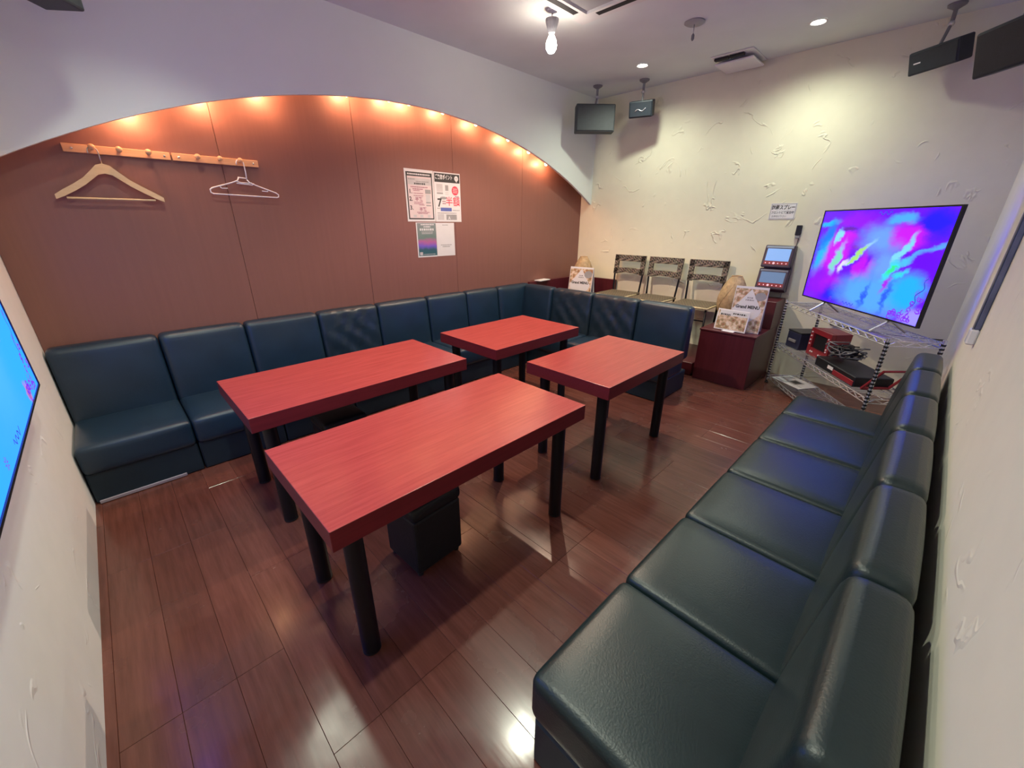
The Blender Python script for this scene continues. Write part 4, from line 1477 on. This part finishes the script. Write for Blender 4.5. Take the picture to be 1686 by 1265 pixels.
dk = thing('equipment_box', 'flat dark equipment box with white sticker and red front edge on middle shelf', 'equipment', rack_pt(0.90, 0.14, ZS), (0, 0, rang))
obj('body', bbox(-0.24, 0.27, -0.12, 0.13, 0, 0.075, 0.005, 1), 'black_plastic', dk)
obj('edge_band', bbox(0.02, 0.27, -0.127, -0.1205, 0.008, 0.045, 0.002, 1), 'red_plastic', dk)
obj('sticker', bbox(-0.06, 0.01, -0.1225, -0.1205, 0.03, 0.055), 'paper', dk)
cb = thing('cable_bundle', 'tangled dark cables heaped on the equipment box', 'cables', rack_pt(0.80, 0.14, ZS + 0.076))
rnd = random.Random(11)
for q in range(9):
    bm = bmesh.new()
    pts = []
    a0, r0 = rnd.uniform(0, 6.28), rnd.uniform(0.045, 0.10)
    for k in range(20):
        a = a0 + k * 0.55 + 0.5 * math.sin(k * 1.7 + q * 2.1)
        pts.append((r0 * math.cos(a) * (1 + 0.45 * math.sin(k * 1.1 + q)), r0 * 0.8 * math.sin(a), 0.050 + 0.006 * q + (0.018 + 0.003 * q) * math.sin(k * 0.9 + q * 1.3)))
    tube(bm, pts, 0.0055, 6)
    obj('cable', bm, 'cable_black' if q % 4 else 'bracket_grey', cb, smooth=True)
fr_ = thing('red_stand', 'open dark red stand at the right end of the middle shelf', 'stand', rack_pt(1.245, 0.15, ZS), (0, 0, rang + 0.15))
bm = bmesh.new()
tube(bm, [(-0.05, -0.09, 0.010), (-0.05, 0.10, 0.010), (0.05, 0.12, 0.17), (0.05, -0.07, 0.17), (-0.05, -0.09, 0.010)], 0.010, 6)
obj('bars', bm, 'red_plastic', fr_)
dk2 = thing('flat_device', 'flat dark device lying at the right end of the middle shelf', 'equipment', rack_pt(1.255, 0.20, 0.0895), (0, 0, rang))
obj('body', bbox(-0.09, 0.07, -0.08, 0.08, 0, 0.05, 0.006, 1), 'black_plastic', dk2)
obj('panel', bbox(-0.08, 0.06, -0.083, -0.0805, 0.008, 0.042), 'bracket_grey', dk2)

lf = thing('leaflet', 'white printed leaflet lying on the bottom shelf', 'leaflet', rack_pt(0.21, 0.15, 0.0895), (0, 0, rang + 0.35))
so = obj('sheet', bbox(-0.16, 0.16, -0.11, 0.11, 0, 0.004), 'paper', lf)
patch('picture_print', -0.04, 0.07, -0.06, 0.05, 'ink_grey', so, 0.0045)
patch('picture_print', -0.02, 0.05, -0.035, 0.03, 'ink_black', so, 0.0052)
lines('text_print', [(-0.14, -0.06, 0.07), (-0.14, -0.06, -0.02), (0.09, 0.14, -0.06), (-0.13, 0.0, -0.085)], 'ink_grey', so, 0.012, 0.0045)

# cables on the wall behind the rack
bm = bmesh.new()
tube(bm, [(3.05, L - 0.006, 0.60), (3.30, L - 0.006, 0.59), (3.60, L - 0.006, 0.585), (3.835, L - 0.006, 0.60)], 0.005, 6)
tag(obj('wall_cable', bm, 'cable_black', smooth=True), 'black cable running level along the plaster wall behind the rack', 'cable')

# ------------------------------------------------------------------ karaoke remotes on the back wall
def tablet(parent, cz, cy, lean, wd, ht, scr):
    t = obj('tablet', bbox(-wd / 2, wd / 2, 0, 0.03, -ht / 2, ht / 2, 0.010, 2), 'tablet_body', parent, loc=(0, cy, cz), rot=(-lean, 0, 0))
    obj('rim', bbox(-wd / 2 + 0.012, wd / 2 - 0.012, -0.003, 0.001, ht / 2 - 0.030, ht / 2 - 0.012, 0.001, 1), 'tablet_rim', t)
    obj('screen', bbox(-wd / 2 + 0.026, wd / 2 - 0.026, -0.002, 0.001, -ht / 2 + 0.062, ht / 2 - 0.036), scr, t)
    obj('icon_bar', bbox(-wd / 2 + 0.020, wd / 2 - 0.020, -0.002, 0.001, -ht / 2 + 0.026, -ht / 2 + 0.060), 'red_plastic', t)
    for k in range(6):
        xx = -wd / 2 + 0.038 + k * (wd - 0.076) / 5
        rr = 0.006 if k != 2 else 0.011
        bm = bmesh.new()
        n = 10
        bm.faces.new([bm.verts.new((xx + rr * math.cos(2 * PI * q / n), -0.0032, -ht / 2 + 0.040 + rr * math.sin(2 * PI * q / n))) for q in range(n)])
        obj('icon', bm, 'tablet_icons', t)
    return t


ch = thing('tablet_charger', 'two stacked touch tablets in a dark charging holder on the wall', 'tablet holder', (2.50, L - 0.004, 1.10), (0, 0, 0))
obj('holder', prism([(0.0, -0.24), (0.0, 0.20), (-0.05, 0.20), (-0.09, 0.02), (-0.06, 0.0), (-0.11, -0.20), (-0.08, -0.24)], -0.11, 0.125, 'yz'), 'tablet_body', ch)
tablet(ch, 0.105, -0.112, 0.24, 0.255, 0.215, 'tablet_screen_lit')
tablet(ch, -0.110, -0.135, 0.24, 0.265, 0.205, 'tablet_screen_dim')
obj('support', bbox(-0.02, 0.09, -0.055, -0.002, -0.295, -0.242), 'bracket_grey', ch)
rc = thing('signal_receiver', 'small black receiver box with a cord above the tablets', 'receiver', (2.60, L - 0.002, 1.445))
obj('body', bbox(-0.022, 0.022, -0.026, 0, -0.045, 0.045, 0.003, 1), 'black_plastic', rc)
obj('lower_cap', bbox(-0.018, 0.018, -0.022, -0.001, -0.070, -0.0455, 0.002, 1), 'grey_plastic', rc)
bm = bmesh.new()
tube(bm, [(0.014, -0.006, -0.0705), (0.012, -0.006, -0.13), (0.004, -0.012, -0.165)], 0.003, 6)
obj('cord', bm, 'cable_black', rc, smooth=True)

# narrow strip on the right wall
xs_ = XR0 + (XR1 - XR0) * 3.08 / L
stp = thing('wall_strip', 'narrow upright blue grey strip with pale clip on the right wall', 'wall strip', (xs_ - 0.001, 3.08, 1.0))
obj('strip', bbox(-0.022, 0, -0.030, 0.030, 0.07, 0.86, 0.004, 1), 'strip_blue', stp)
obj('edge', bbox(-0.026, -0.0225, -0.030, -0.012, 0.07, 0.86), 'bracket_grey', stp)
obj('clip', bbox(-0.030, 0, -0.034, 0.034, 0.0, 0.0695, 0.006, 1), 'clear_clip', stp)
